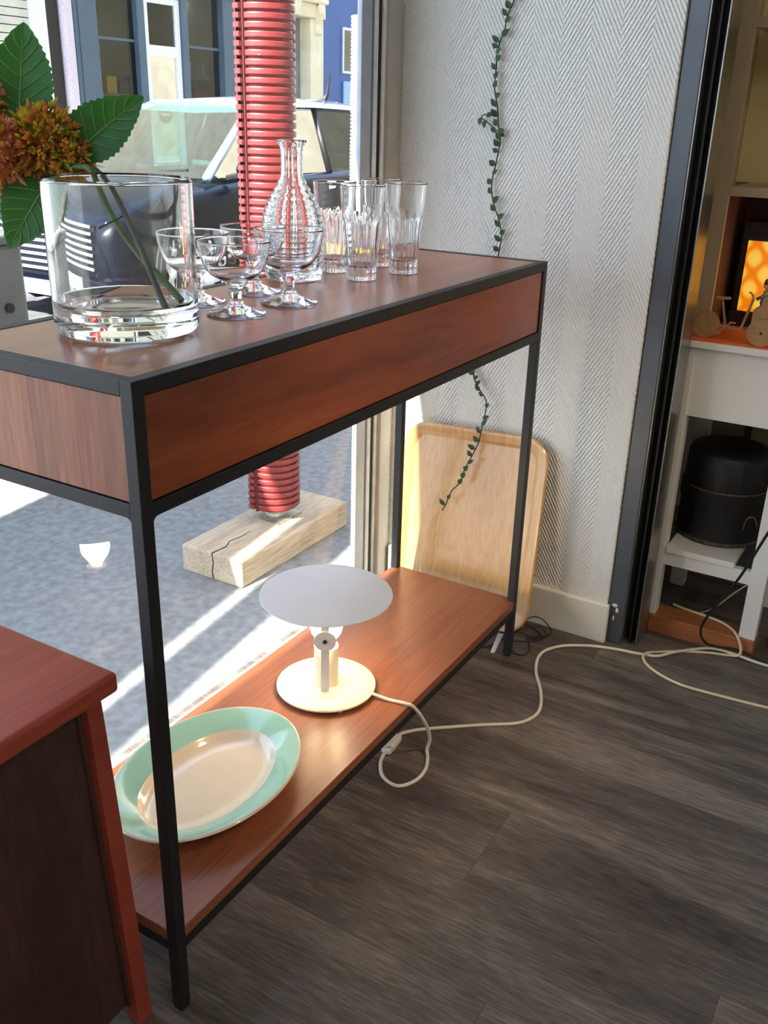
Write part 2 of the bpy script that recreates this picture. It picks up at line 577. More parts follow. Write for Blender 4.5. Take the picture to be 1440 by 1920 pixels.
def copy_tree(root, loc, rotz=0.0, label=None, scale=None):
    c = root.copy()
    COL.objects.link(c)
    c.location = loc
    c.rotation_euler = (0, 0, rotz)
    if scale: c.scale = scale
    if label: c['label'] = label
    for ch in list(root.children):
        d = ch.copy()
        COL.objects.link(d)
        d.parent = c
        for g in list(ch.children):
            e = g.copy()
            COL.objects.link(e)
            e.parent = d
    return c

def smoothpath(pts, n=8):
    """Catmull-Rom through the points"""
    pts = [Vector(p) for p in pts]
    out = []
    for i in range(len(pts)-1):
        p0, p1, p2, p3 = pts[max(i-1, 0)], pts[i], pts[i+1], pts[min(i+2, len(pts)-1)]
        for k in range(n):
            t = k/n
            out.append(0.5*((2*p1)+(-p0+p2)*t+(2*p0-5*p1+4*p2-p3)*t*t+(-p0+3*p1-3*p2+p3)*t**3))
    out.append(pts[-1])
    return out

# ================================================================== THE ROOM
fl = thing('floor', (0, 0, 0), 'dark grey oak plank floor of the shop', 'floor', kind='structure')
obj('floor_base', B(-3.0, 2.6, -4.2, 0.56, -0.10, -0.004), 'rail_black', fl)
PW, PL = 0.22, 1.20
plank_me = None
plank_offsets = {2: -0.25, 3: -1.02, 4: 0.12, 5: -0.68, 6: -0.19, 1: -0.72, 0: -0.40}
first = None
for k in range(-14, 12):
    x = 0.493+PW*(k-2)
    if x < -3.0 or x > 2.55:
        continue
    off = plank_offsets.get(k, -((k*0.437) % 1.2))
    for j in range(-4, 3):
        y0 = off+j*PL
        y1 = y0+PL
        ya, yb = max(y0, -4.2), min(y1, 0.56)
        if yb-ya < 0.03:
            continue
        full = abs((yb-ya)-PL) < 1e-6
        if full and first is not None:
            o = first.copy()
            COL.objects.link(o)
            o.parent = fl
        else:
            o = obj('plank', B(0.0002, PW-0.0002, 0.0002, (yb-ya)-0.0002, -0.004, 0.0), 'floor_plank', bevel=0.0003, seg=1, origin=(0, 0, 0))
            o.parent = fl
            if full:
                first = o
        o.location = (x, ya, 0)

# chevron-papered partition beside the window, its baseboard
wr = thing('wall_right', (1.485, -0.185, 0), 'white wall with embossed chevron wallpaper beside the window', 'wall', kind='structure')
obj('wallpaper', B(1.485, 1.560, -0.181, 0.520, 0.0, 2.7), 'wallpaper', wr, bevel=0.003)
one('baseboard_right', B(1.470, 1.4865, -0.190, 0.502, 0.0, 0.118), 'white_paint', 'white painted baseboard under the chevron wallpaper', 'baseboard', kind='structure', bevel=0.005)
# the rest of the room (behind and beside the camera)
one('wall_back', B(-3.1, 2.7, -4.3, -4.2, 0, 2.7), 'room_wall', 'plain wall at the back of the shop', 'wall', kind='structure')
one('wall_left', B(-3.1, -3.0, -4.2, 0.60, 0, 2.7), 'room_wall', 'plain wall closing the shop opposite the wallpaper', 'wall', kind='structure')
one('wall_far', B(2.6, 2.7, -4.2, 0.60, 0, 2.7), 'room_wall', 'wall behind the white shelving unit', 'wall', kind='structure')
one('ceiling', B(-3.1, 2.7, -4.3, 0.60, 2.7, 2.8), 'ceiling', 'white ceiling of the shop', 'ceiling', kind='structure')
one('wall_front', MB().box(1.4852, 2.7, 0.521, 0.534, -0.15, 2.7).box(1.615, 2.7, 0.534, 0.70, -0.15, 2.7), 'room_wall', 'masonry return of the shop front', 'wall', kind='structure')
one('trim_1', B(-3.3, 3.2, 0.56, 0.785, 2.62, 13.0), 'building_stone', 'unseen lintel above the shop window, deepened to shade the wall', 'lintel', kind='structure')  # out of view, its depth set to keep sun off the wall

one('wall_street_1', B(-14.0, -3.1, 0.30, 0.72, -0.15, 13.0), 'building_stone', 'stone front of the neighbouring house', 'wall', kind='structure')
one('wall_street_2', B(2.71, 70.0, 0.30, 0.72, -0.15, 13.0), 'building_stone', 'stone front of the next house along the pavement', 'wall', kind='structure')
# window: aluminium frame, seal strip, gasket, warm jamb, one big pane
w1 = thing('window_1', (1.36, 0.53, 0), 'large shop window with aluminium frame beside the wallpaper', 'window', kind='structure')
obj('window_frame', B(1.312, 1.357, 0.5200, 0.5345, -0.02, 2.62), 'alu', w1, bevel=0.002)
obj('window_frame', B(1.357, 1.370, 0.5240, 0.5340, -0.02, 2.62), 'alu_grey', w1)
obj('seal_strip', B(1.370, 1.388, 0.5205, 0.5335, -0.02, 2.62), 'white_strip', w1, bevel=0.002)
obj('gasket', B(1.388, 1.405, 0.5230, 0.5335, -0.02, 2.62), 'gasket', w1)
obj('frame_edge', B(1.405, 1.420, 0.5180, 0.5335, -0.02, 2.62), 'white_strip', w1, bevel=0.002)
obj('jamb', B(1.420, 1.4845, 0.508, 0.5335, -0.02, 2.7), 'jamb', w1, bevel=0.003)
obj('bottom_rail', B(-3.0, 1.312, 0.520, 0.5335, -0.04, 0.012), 'alu', w1, bevel=0.003)
obj('top_rail', B(-3.0, 1.312, 0.520, 0.5335, 2.60, 2.66), 'alu', w1, bevel=0.003)
obj('pane', MB().add([(-3.0, 0.529, 0.012), (1.313, 0.529, 0.012), (1.313, 0.529, 2.60), (-3.0, 0.529, 2.60)], [(0, 1, 2, 3)]), 'pane', w1)

# steel shutter guide at the end of the partition
sg = thing('shutter_guide', (1.53, -0.23, 0), 'grey steel shutter guide rail at the end of the wallpapered wall', 'guide rail')
obj('post', B(1.492, 1.600, -0.2270, -0.1835, 0.0, 2.7), 'steel_post', sg, bevel=0.002)
obj('channel', B(1.540, 1.610, -0.266, -0.2275, 0.0, 2.7), 'rail_black', sg)
obj('channel_rib', B(1.516, 1.540, -0.249, -0.244, 0.0, 2.7), 'rail_black', sg)
obj('lip', B(1.500, 1.600, -0.2690, -0.2662, 0.0, 2.7), 'lip_steel', sg)
obj('inner_lip', B(1.494, 1.540, -0.2302, -0.2276, 0.0, 2.7), 'lip_steel', sg)
# chipped white paint on the foot of the post
obj('paint_chip', MB().sphere((1.494, -0.200, 0.113), 0.009, 8, 6, (0.5, 1.1, 0.7)).sphere((1.493, -0.207, 0.100), 0.006, 8, 6, (0.5, .8, 1.4)).sphere((1.493, -0.200, 0.075), 0.004, 8, 6, (0.5, .8, 2.4)), 'white_paint', sg, True)

# ================================================================== CONSOLE TABLE
L, D, H, T = 1.2843, 0.3713, 1.024, 0.020
ct = thing('console_table', (0, 0, 0), 'long teak console table with slim black metal frame and low shelf', 'table')
ZL = 0.847          # underside of the drawer box
ZS = 0.165          # top of the low shelf
for (x, y) in ((0, 0), (L-T, 0), (0, D-T), (L-T, D-T)):
    lg = obj('leg', B(x, x+T, y, y+T, 0.008, H), 'black_metal', ct, bevel=0.0012)
    obj('foot_pad', B(x+0.002, x+T-0.002, y+0.002, y+T-0.002, 0.0, 0.009), 'gasket', lg)
for (z0, z1) in ((H-T, H), (ZL, ZL+T), (0.124, 0.144)):
    e = 0.0003
    obj('rail', B(T, L-T, e, T-e, z0, z1-e), 'black_metal', ct, bevel=0.001)
    obj('rail', B(T, L-T, D-T+e, D-e, z0, z1-e), 'black_metal', ct, bevel=0.001)
    obj('rail', B(e, T-e, T, D-T, z0, z1-e), 'black_metal', ct, bevel=0.001)
    obj('rail', B(L-T+e, L-e, T, D-T, z0, z1-e), 'black_metal', ct, bevel=0.001)
# rounded weld corners under the drawer box
def fillet(px, py, dx, dy):
    r, n = 0.009, 6
    arc = [(0, 0)]+[(r-r*math.sin(a), -(r-r*math.cos(a))) for a in [PI/2*i/n for i in range(n+1)]]
    m = MB()
    if dx:
        m.prism([(px+dx*p[0], ZL+p[1]) for p in arc], 'y', py+0.001, py+T-0.001)
    else:
        m.prism([(py+dy*p[0], ZL+p[1]) for p in arc], 'x', px+0.001, px+T-0.001)
    obj('weld_corner', m, 'black_metal', ct)
fillet(T, 0, 1, 0); fillet(L-T, 0, -1, 0); fillet(0, T, 0, 1); fillet(0, D-T, 0, -1)
fillet(T, D-T, 1, 0); fillet(L-T, D-T, -1, 0)
obj('top_panel', B(T+0.001, L-T-0.001, T+0.001, D-T-0.001, H-0.016, H-0.0012), 'teak_x', ct)
obj('drawer_front', B(T+0.0015, L-T-0.003, 0.003, 0.016, ZL+T+0.0015, H-T-0.0015), 'teak_front', ct, bevel=0.0008)
obj('back_panel', B(T+0.001, L-T-0.001, D-0.016, D-0.004, ZL+T, H-T), 'teak_x', ct)
for k in range(8):      # upright staves of the two end panels
    y0 = T+0.0015+k*(D-2*T-0.003)/8
    y1 = y0+(D-2*T-0.003)/8
    obj('end_stave', B(0.003+0.00012*(k % 2), 0.015, y0, y1, ZL+T+0.0015, H-T-0.0015), wood('teak_stave', *( (lin(126, 72, 52), lin(156, 96, 70), lin(182, 120, 90)) if k % 3 else (lin(112, 66, 50), lin(142, 88, 66), lin(168, 110, 84))), 'Z', 0.42, 12, 170, 0.1), ct)
obj('end_panel', B(L-0.015, L-0.003, T+0.001, D-T-0.001, ZL+T, H-T), 'teak_z', ct)
obj('box_bottom', B(T, L-T, T, D-T, ZL+0.004, ZL+0.012), 'black_metal', ct)
obj('shelf_board', B(0.0006, L-0.0006, 0.0006, D-0.0006, 0.1445, ZS), 'teak_shelf', ct, bevel=0.0006, seg=1)

# ================================================================== GLASSWARE ON TOP
HT = H+0.0002
def vase(loc):
    t = thing('glass_vase', loc, 'wide clear cylindrical glass vase holding the artificial flower stems', 'vase')
    R, h = 0.1002, 0.206
    pr = [(0, 0), (R-0.012, 0), (R-0.004, 0.003), (R, 0.010), (R, h-0.004), (R-0.0025, h), (R-0.005, h-0.003), (R-0.0055, 0.046), (R-0.012, 0.036), (R-0.03, 0.033), (0, 0.0315)]
    obj('vase_body', MB().lathe(dense(pr), 128, loc), 'glass_vase', t, True, auto=50)
    return t
vase((0.205, 0.209, HT))

def tumbler(loc, label):
    t = thing('highball_glass', loc, label, 'glass', 'tall fluted glasses on the console table')
    h = 0.172
    out = [(0, 0.0), (0.0275, 0.0), (0.0290, 0.002), (0.0290, 0.020), (0.0293, 0.026), (0.0325, 0.062), (0.0352, 0.090), (0.0372, 0.108), (0.0386, 0.122), (0.0404, 0.140), (0.0428, 0.166), (0.0432, h-0.001)]
    inn = [(0.0424, h), (0.0415, h-0.002), (0.0388, 0.140), (0.0350, 0.104), (0.0300, 0.058), (0.0262, 0.028), (0.022, 0.0225), (0, 0.0215)]
    out, inn = dense(out, 0.0006, 0.006), dense(inn, 0.0006, 0.006)
    def rf(r, z, a, k):
        if k < len(out):
            if z < 0.118 and k > 0:
                fade = min(1.0, max(0.0, (0.120-z)/0.02))
                return r*(1-0.075*fade*abs(math.sin(a*7)))
            return r
        return r
    obj('glass_body', MB().lathe(out+inn, 112, loc, rf), 'glass', t, True, auto=60)
    return t
tum = tumbler((0.803, 0.192, HT), 'tall fluted glass standing nearest the front edge of the table')
copy_tree(tum, (0.852, 0.288, HT), 0.3, 'tall fluted glass right behind the beehive carafe')
copy_tree(tum, (0.984, 0.262, HT), 0.7, 'tall fluted glass at the back, mostly hidden behind two others')
copy_tree(tum, (0.926, 0.170, HT), 0.5, 'tall fluted glass closest to the wallpapered wall')

def coupe(loc, label):
    t = thing('stemmed_glass', loc, label, 'glass', 'engraved stemmed glasses on the console table')
    h = 0.112
    foot = [(0, 0), (0.044, 0.0), (0.0462, 0.0012), (0.0462, 0.0022), (0.040, 0.0042), (0.024, 0.0085), (0.0135, 0.013), (0.0118, 0.016), (0.0122, 0.0175), (0.0095, 0.0195)]
    stem = [(0.0085, 0.022), (0.0088, 0.034), (0.0110, 0.042), (0.0150, 0.0485)]
    bowl = [(0.0250, 0.0525), (0.0370, 0.0600), (0.0455, 0.0710), (0.0510, 0.084), (0.0545, 0.098), (0.0566, h-0.0008), (0.0562, h), (0.0556, h-0.0008), (0.0534, 0.098), (0.0499, 0.0845), (0.0444, 0.0722), (0.0360, 0.0618), (0.0235, 0.0555), (0.010, 0.0535), (0, 0.0532)]
    cr2 = lambda pr, n: [(max(0.0, q.x), q.z) for q in smoothpath([(a_, 0, b_) for a_, b_ in pr], n)]
    foot = foot[:4]+cr2(foot[4:], 3)
    stem = dense(stem, 0.0008, 0.004)
    bowl = cr2(bowl[:6], 4)+[bowl[6]]+cr2(bowl[7:], 4)
    n1, n2 = len(foot), len(foot)+len(stem)
    def rf(r, z, a, k):
        if n1 <= k < n2:      # six-sided stem
            s = (a % (PI/3))-PI/6
            return r*(math.cos(PI/6)/math.cos(s))*1.07
        return r
    obj('glass_body', MB().lathe(foot+stem+bowl, 72, loc, rf), 'glass', t, True, auto=55)
    # engraved frieze: leaf sprigs and ovals cut in the bowl
    m = MB()
    def on_bowl(a, z):
        r = 0.0503+(z-0.084)*0.27
        return Vector((loc[0]+r*math.cos(a), loc[1]+r*math.sin(a), loc[2]+z))
    for i in range(6):
        a0 = 2*PI*i/6
        for k in range(3):
            for s in (-1, 1):
                m.tube([on_bowl(a0+0.10*k, 0.088), on_bowl(a0+0.10*k+0.10, 0.088+s*0.007)], 0.0005, 4)
        ov = [on_bowl(a0+0.62+0.11*math.cos(q), 0.088+0.0042*math.sin(q)) for q in [2*PI*j/12 for j in range(13)]]
        m.tube(ov, 0.0005, 4)
    obj('engraved_frieze', m, 'frost', t)
    return t
MAT['frost'] = paint('frosted_engraving', lin(226, 226, 222), 0.6)
cp = coupe((0.390, 0.163, HT), 'stemmed engraved glass in front, just past the vase')
copy_tree(cp, (0.428, 0.276, HT), 0.4, 'stemmed engraved glass half hidden behind the vase')
copy_tree(cp, (0.563, 0.263, HT), 0.9, 'stemmed engraved glass at the back in front of the red tube')
copy_tree(cp, (0.515, 0.152, HT), 1.3, 'larger stemmed engraved glass in front of the carafe', (1.02, 1.02, 1.07))

def carafe(loc):
    t = thing('glass_carafe', loc, 'beehive-ribbed clear glass carafe with flared lip', 'carafe')
    h = 0.247
    out = [(0, 0), (0.050, 0.0), (0.0545, 0.003), (0.0552, 0.009)]
    # horizontal ribs up the body
    prof = [(0.0552, 0.010), (0.0562, 0.030), (0.0580, 0.055), (0.0600, 0.085), (0.0575, 0.110), (0.0505, 0.133), (0.0405, 0.152), (0.0300, 0.168), (0.0225, 0.182)]
    def rad(z):
        for (r0, z0), (r1, z1) in zip(prof[:-1], prof[1:]):
            if z0 <= z <= z1:
                return r0+(r1-r0)*(z-z0)/(z1-z0)
        return prof[-1][0]
    nr = 14
    for i in range(nr):
        za = 0.010+i*(0.172/nr)
        for q in range(5):
            z = za+q/5*(0.172/nr)
            out.append((rad(z)-0.0028*(abs(q/5-0.5)*2)**2+0.0008, z))
    out += [(0.0212, 0.186), (0.0208, 0.190), (0.0206, 0.196), (0.0206, 0.202), (0.0206, 0.210), (0.0206, 0.218), (0.0207, 0.226), (0.0213, 0.231), (0.0226, 0.236), (0.0266, 0.2425), (0.0276, 0.2445), (0.0270, h)]
    nout = len(out)
    inn = [(0.0235, h), (0.0205, 0.240), (0.0180, 0.232), (0.0172, 0.200), (0.0185, 0.184), (0.0262, 0.166), (0.0370, 0.150), (0.0470, 0.131), (0.0538, 0.108), (0.0560, 0.085), (0.0540, 0.055), (0.0515, 0.028), (0.045, 0.016), (0, 0.0135)]
    inn = [inn[0], (0.0222, h-0.0006)]+[(max(0.0, q.x), q.z) for q in smoothpath([(a_, 0, b_) for a_, b_ in inn[1:]], 4)]
    def rf(r, z, a, k):
        if k < nout:
            sd = 6
            s = ((a+0.25) % (2*PI/sd))-PI/sd
            hexr = r*math.cos(PI/sd)/math.cos(s)*1.08
            w = 0.85 if z < 0.02 else (0.55 if z < 0.15 else max(0.25, 0.55-(z-0.15)*8))
            if z > 0.185:
                w = 0.5 if z < 0.232 else 0.0
            return r*(1-w)+hexr*w
        return r
    obj('carafe_body', MB().lathe(out+inn, 96, loc, rf), 'glass', t, True, auto=70)
    return t
carafe((0.723, 0.296, HT))

# ------------------------------------------------------------------ artificial flowers in the vase
def leaf_mesh(base, tip, width, normal, curl=0.1, serr=14):
    base, tip, normal = Vector(base), Vector(tip), Vector(normal).normalized()
    d = tip-base
    ln = d.length
    d.normalize()
    side = d.cross(normal).normalized()
    nrm = side.cross(d).normalized()
    n, half = serr*2, 5
    m = MB()
    vs, fs = [], []
    for i in range(n+1):
        t = i/n
        w = width*(math.sin(PI*min(1, t**0.72))**0.75)*(1-0.25*t)
        if 0 < i < n:
            w *= 1.0+(0.045 if i % 2 else -0.045)
        for k in range(-half, half+1):
            s = k/half
            p = base+d*(ln*t)+side*(w*s)+nrm*(-curl*ln*(t*t)*0.5+0.20*w*abs(s)+0.006*ln*math.sin(t*30)*abs(s))
            vs.append(p)
    row = 2*half+1
    for i in range(n):
        for k in range(row-1):
            fs.append((i*row+k, i*row+k+1, (i+1)*row+k+1, (i+1)*row+k))
    back = [p-nrm*0.0007 for p in vs]
    o = len(vs)
    fs2 = [tuple(reversed([i+o for i in f])) for f in fs]
    m.add(vs+back, fs+fs2)
    # veins
    v = MB()
    mid = [base+d*(ln*t/12)+nrm*(-curl*ln*((t/12)**2)*0.5+0.0006) for t in range(0, 12)]
    v.tube(mid, [0.0016*(1-i/14) for i in range(12)], 5)
    for i in range(1, 6):
        t0 = 0.08+i*0.13
        for s in (-1, 1):
            pts = []
            for q in range(5):
                u = q/4*0.82
                t = min(1, t0+u*0.20)
                w = width*(math.sin(PI*min(1, t**0.72))**0.75)*(1-0.25*t)
                pts.append(base+d*(ln*t)+side*(w*u*s)+nrm*(-curl*ln*(t*t)*0.5+0.20*w*u+0.0009))
            v.tube(pts, 0.0006, 4)
    return m, v

def add_leaf(parent, *a, **k):
    m, v = leaf_mesh(*a, **k)
    o = obj('leaf', m, 'leaf', parent, True)
    obj('leaf_vein', v, 'leaf_vein', o, True)

def flower_head(parent, c, r, mats, n, seed):
    rnd = random.Random(seed)
    ms = [MB() for _ in mats]
    c = Vector(c)
    for i in range(n):
        z = 1-2*(i+0.5)/n
        a = i*2.39996+rnd.uniform(-.3, .3)
        q = math.sqrt(max(0, 1-z*z))
        dr = Vector((q*math.cos(a), q*math.sin(a), z))
        rr = r*rnd.uniform(0.72, 1.05)
        m = ms[rnd.randrange(len(ms))]
        m.tube([c+dr*r*0.15, c+dr*rr*0.8], [0.0007, 0.0009], 4)
        e = c+dr*rr
        for b in range(4):       # four little petals per floret
            off = Vector((rnd.uniform(-1, 1), rnd.uniform(-1, 1), rnd.uniform(-1, 1)))*0.0065
            m.tube([c+dr*rr*0.8, e+off*0.7, e+off+dr*0.004], [0.0009, 0.0024, 0.0004], 5)
    for m, mt in zip(ms, mats):
        o = obj('florets', m, mt, parent)
        o['kind'] = 'stuff'
    obj('flower_core', MB().sphere(c, r*0.35, 12, 8), mats[0], parent, True)

VN = Vector((-0.80, -0.47, 0.39))      # roughly back towards the room
fa = thing('artificial_flower', (0.215, 0.150, HT+0.036), 'artificial flower with dark stem and one big toothed leaf bending over the vase rim', 'flower')
pA = smoothpath([(0.198, 0.128, 1.062), (0.222, 0.170, 1.095), (0.246, 0.218, 1.140), (0.262, 0.262, 1.185), (0.268, 0.288, 1.212), (0.262, 0.306, 1.232), (0.262, 0.330, 1.240), (0.263, 0.351, 1.247)])
obj('stem', MB().tube(pA, [0.0046-0.0014*i/len(pA) for i in range(len(pA))], 8), 'stem_dark', fa, True)
obj('twig', MB().tube([pA[22], pA[22]+Vector((-0.012, 0.022, -0.012)), pA[22]+Vector((-0.022, 0.034, -0.02))], 0.0014, 6), 'stem_dark', fa, True)
add_leaf(fa, (0.263, 0.353, 1.251), (0.343, 0.286, 1.336), 0.050, VN+Vector((0, 0.0, 0.10)), curl=0.10)
flower_head(fa, (0.258, 0.356, 1.246), 0.034, ['floret_olive', 'floret_rust'], 130, 3)

fb = thing('artificial_flower', (0.26, 0.155, HT+0.036), 'artificial flower with rust and pink heads and two big leaves leaning out of the vase', 'flower')
pB = smoothpath([(0.264, 0.158, 1.062), (0.266, 0.196, 1.090), (0.262, 0.231, 1.118), (0.255, 0.270, 1.165), (0.250, 0.290, 1.205), (0.247, 0.306, 1.236), (0.242, 0.345, 1.236), (0.236, 0.386, 1.250), (0.223, 0.432, 1.266)])
obj('stem', MB().tube(pB, [0.0050-0.0014*i/len(pB) for i in range(len(pB))], 8), 'stem_green', fb, True)
sB = smoothpath([pB[50], (0.240, 0.398, 1.258), (0.237, 0.430, 1.288)])
obj('twig', MB().tube(sB, 0.0024, 6), 'stem_green', fb, True)
add_leaf(fb, (0.237, 0.432, 1.286), (0.290, 0.462, 1.431), 0.058, VN+Vector((0.0, 0.0, 0.0)), curl=0.05)
add_leaf(fb, (0.236, 0.374, 1.222), (0.172, 0.409, 1.124), 0.054, VN+Vector((0.1, 0.0, 0.15)), curl=0.12)
flower_head(fb, (0.252, 0.395, 1.266), 0.056, ['floret_rust', 'floret_olive'], 330, 5)
flower_head(fb, (0.205, 0.442, 1.250), 0.052, ['floret_pink', 'floret_rust'], 260, 6)
flower_head(fb, (0.215, 0.490, 1.315), 0.045, ['floret_pink', 'floret_rust'], 160, 8)

# ================================================================== ON THE LOW SHELF
def lamp(c):
    z = ZS
    t = thing('table_lamp', (c[0], c[1], z), 'lit white enamel table lamp with flat round reflector disc', 'lamp')
    base = obj('base', MB().lathe([(0, 0.006), (0.100, 0.006), (0.1074, 0.009), (0.1074, 0.012), (0.104, 0.0145), (0.055, 0.016), (0, 0.0165)], 72, (c[0], c[1], z)), 'cream_white', t, True, auto=40)
    for a in (0.2, 2.3, 4.05):
        obj('rubber_foot', MB().lathe([(0, 0), (0.005, 0), (0.005, 0.007), (0, 0.007)], 12, (c[0]+0.095*math.cos(a), c[1]+0.095*math.sin(a), z)), 'white_strip', base, True, auto=40)
    obj('socket', MB().lathe([(0.0262, 0.0164), (0.0262, 0.107), (0.0245, 0.109), (0.0, 0.109)], 40, (c[0], c[1], z)), 'cream_white', t, True, auto=40)
    obj('bulb', MB().lathe([(0, 0.110), (0.014, 0.110), (0.015, 0.116), (0.022, 0.126), (0.0315, 0.140), (0.036, 0.157), (0.034, 0.174), (0.025, 0.190), (0.012, 0.198), (0, 0.200)], 32, (c[0], c[1], z)), 'bulb', t, True)
    # bracket on the room side: upright strap, round joint, arm to the disc
    fd = Vector((-0.86, -0.51, 0)).normalized()
    sd = Vector((-fd.y, fd.x, 0))
    def P(f, s, h):
        q = Vector((c[0], c[1], z))+fd*f+sd*s
        return (q.x, q.y, z+h)
    w = 0.0085
    obj('strap', MB().hexa([P(.0395, -w, .016), P(.0395, w, .016), P(.0375, w, .016), P(.0375, -w, .016)], [P(.0395, -w, .125), P(.0395, w, .125), P(.0375, w, .125), P(.0375, -w, .125)]), 'lamp_grey', t)
    m = MB()
    ringf = [P(.0425, .0235*math.cos(a), .140+.0235*math.sin(a)) for a in [2*PI*i/36 for i in range(36)]]
    ringb = [P(.0370, .0235*math.cos(a), .140+.0235*math.sin(a)) for a in [2*PI*i/36 for i in range(36)]]
    m.rings([ringb, ringf])
    jt = obj('joint_disc', m, 'lamp_grey', t, bevel=0.0006)
    m = MB()
    m.rings([[P(q, .0045*math.cos(a), .140+.0045*math.sin(a)) for a in [2*PI*i/14 for i in range(14)]] for q in (.042, .0445)])
    obj('screw', m, 'screw', jt)
    obj('arm', MB().hexa([P(.0385, -w, .140), P(.0385, w, .140), P(.0372, w, .140), P(.0372, -w, .140)], [P(.0385, -w, .229), P(.0385, w, .229), P(.0372, w, .229), P(.0372, -w, .229)]), 'lamp_grey', t)
    obj('reflector_disc', MB().lathe([(0, 0), (0.1385, 0), (0.139, 0.0008), (0.1385, 0.0018), (0, 0.0018)], 96, (c[0], c[1], z+0.229)), 'lamp_grey', t)
    # cord with inline switch
    path = smoothpath([(c[0]+0.02, c[1]-0.106, ZS+0.011), (0.706, 0.046, 0.1685), (0.712, 0.010, 0.169), (0.724, -0.008, 0.158), (0.752, -0.022, 0.106), (0.785, -0.018, 0.045), (0.786, -0.012, 0.012), (0.769, -0.023, 0.004), (0.730, -0.038, 0.004), (0.686, -0.037, 0.004),
        (0.652, -0.014, 0.004), (0.660, 0.026, 0.004), (0.690, 0.052, 0.006), (0.722, 0.063, 0.008), (0.762, 0.066, 0.009), (0.802, 0.070, 0.008), (0.829, 0.062, 0.004), (0.863, 0.031, 0.0035), (0.945, -0.067, 0.0035), (1.000, -0.138, 0.0035), (1.05, -0.162, 0.0035), (1.10, -0.157, 0.0035), (1.165, -0.129, 0.0035), (1.240, -0.086, 0.0035), (1.322, -0.066, 0.0035), (1.385, -0.093, 0.0035), (1.431, -0.155, 0.0035), (1.456, -0.221, 0.0035), (1.470, -0.290, 0.0035), (1.484, -0.335, 0.005), (1.523, -0.369, 0.0085), (1.593, -0.440, 0.0085), (1.600, -0.500, 0.010), (1.595, -0.58, 0.006), (1.60, -0.75, 0.0035)], 8)
    cd = obj('cord', MB().tube(path, 0.0040, 8), 'cord_white', t, True)
    a, b = Vector((0.728, 0.0635, 0.011)), Vector((0.796, 0.0695, 0.011))
    ax = (b-a).normalized(); sx = Vector((-ax.y, ax.x, 0))
    rings = []
    for q, wd, hh in ((0, .006, .005), (.006, .012, .009), (.02, .0125, .0095), (.05, .0125, .0095), (.062, .012, .009), (.069, .006, .005)):
        cc = a+ax*q
        rings.append([cc+sx*wd*sgn[0]*f1+Vector((0, 0, hh*sgn[1]*f2)) for sgn, f1, f2 in (((-1, -1), .7, 1), ((1, -1), .7, 1), ((1, -1), 1, .6), ((1, 1), 1, .6), ((1, 1), .7, 1), ((-1, 1), .7, 1), ((-1, 1), 1, .6), ((-1, -1), 1, .6))])
    obj('switch', MB().rings(rings), 'switch', cd, bevel=0.001, label='inline cord switch')
    return t
lamp((0.676, 0.186))

def platter(c, ang, A, Bq):
    t = thing('oval_platter', (c[0], c[1], ZS), 'oval platter with mint green rim and ivory well', 'platter')
    n = 96
    def ring(k, z, dx=0.0):
        a_, b_ = A-k, Bq-k
        out = []
        for i in range(n):
            th = 2*PI*i/n
            x, y = a_*math.cos(th), b_*math.sin(th)
            out.append((c[0]+x*math.cos(ang)-y*math.sin(ang), c[1]+x*math.sin(ang)+y*math.cos(ang), ZS+z))
        return out
    # underside with foot ring and pale edge
    und = [ring(.085, .0004), ring(.078, .0004), ring(.074, .004), ring(.062, .010), ring(.03, .026), ring(.003, .0405), ring(.0, .043), ring(.001, .0455), ring(.004, .046)]
    obj('body', MB().rings(und, True, False), 'ivory_glaze', t, True, auto=60)
    obj('rim_band', MB().rings([ring(.004, .0460), ring(.008, .0448), ring(.03, .036), ring(.044, .0295), ring(.050, .0265)], False, False), 'mint', t, True)
    obj('well', MB().rings([ring(.050, .0265), ring(.0535, .0235), ring(.059, .0165), ring(.066, .0115), ring(.076, .0092), ring(.10, .0085)], False, True), 'ivory_glaze', t, True, auto=60)
    return t
platter((0.287, 0.181), math.radians(1.5), 0.205, 0.150)

# ================================================================== TRAY LEANING ON THE WALL
def tray():
    t = thing('serving_tray', (1.345, 0.21, 0.0), 'large birch veneer tray with rounded corners leaning against the wallpaper', 'tray')
    W, Hh, R = 0.430, 0.540, 0.072
    base = Vector((1.352, 0.205, 0.002))
    top = Vector((1.468, 0.205, 0.0))
    zt = math.sqrt(Hh**2-(top.x-base.x)**2)
    up = Vector((top.x-base.x, 0, zt)).normalized()
    rt = Vector((0, -1, 0))
    nm = Vector((-up.z, 0, up.x))
    tilt = math.radians(2.5)
    up, rt = (up*math.cos(tilt)+rt*-math.sin(tilt)), (rt*math.cos(tilt)+up*math.sin(tilt))
    base = base+nm*-0.0
    base.z += 0.010
    def rr(off, h):
        w, hh, r = W/2-off, Hh/2-off, max(0.01, R-off)
        out = []
        for (sx, sy, a0) in ((1, 1, 0), (-1, 1, PI/2), (-1, -1, PI), (1, -1, 1.5*PI)):
            for i in range(11):
                a = a0+PI/2*i/10
                u = sx*(w-r)+r*math.cos(a)
                v = sy*(hh-r)+r*math.sin(a)
                out.append(base+rt*u+up*(v+Hh/2)+nm*h)
        return out
    lip = [rr(.006, 0), rr(0, .005), rr(0, .011), rr(.003, .014), rr(.010, .0145), rr(.016, .012), rr(.024, .011), rr(.028, .0095), rr(.033, .004), rr(.036, .003)]
    obj('rim', MB().rings(lip, False, False), 'tray', t, True, auto=40)
    obj('tray_floor', MB().rings([rr(.006, 0), rr(.036, -.0005), rr(.036, .003)], True, True), 'tray', t, False)
    return t
tray()
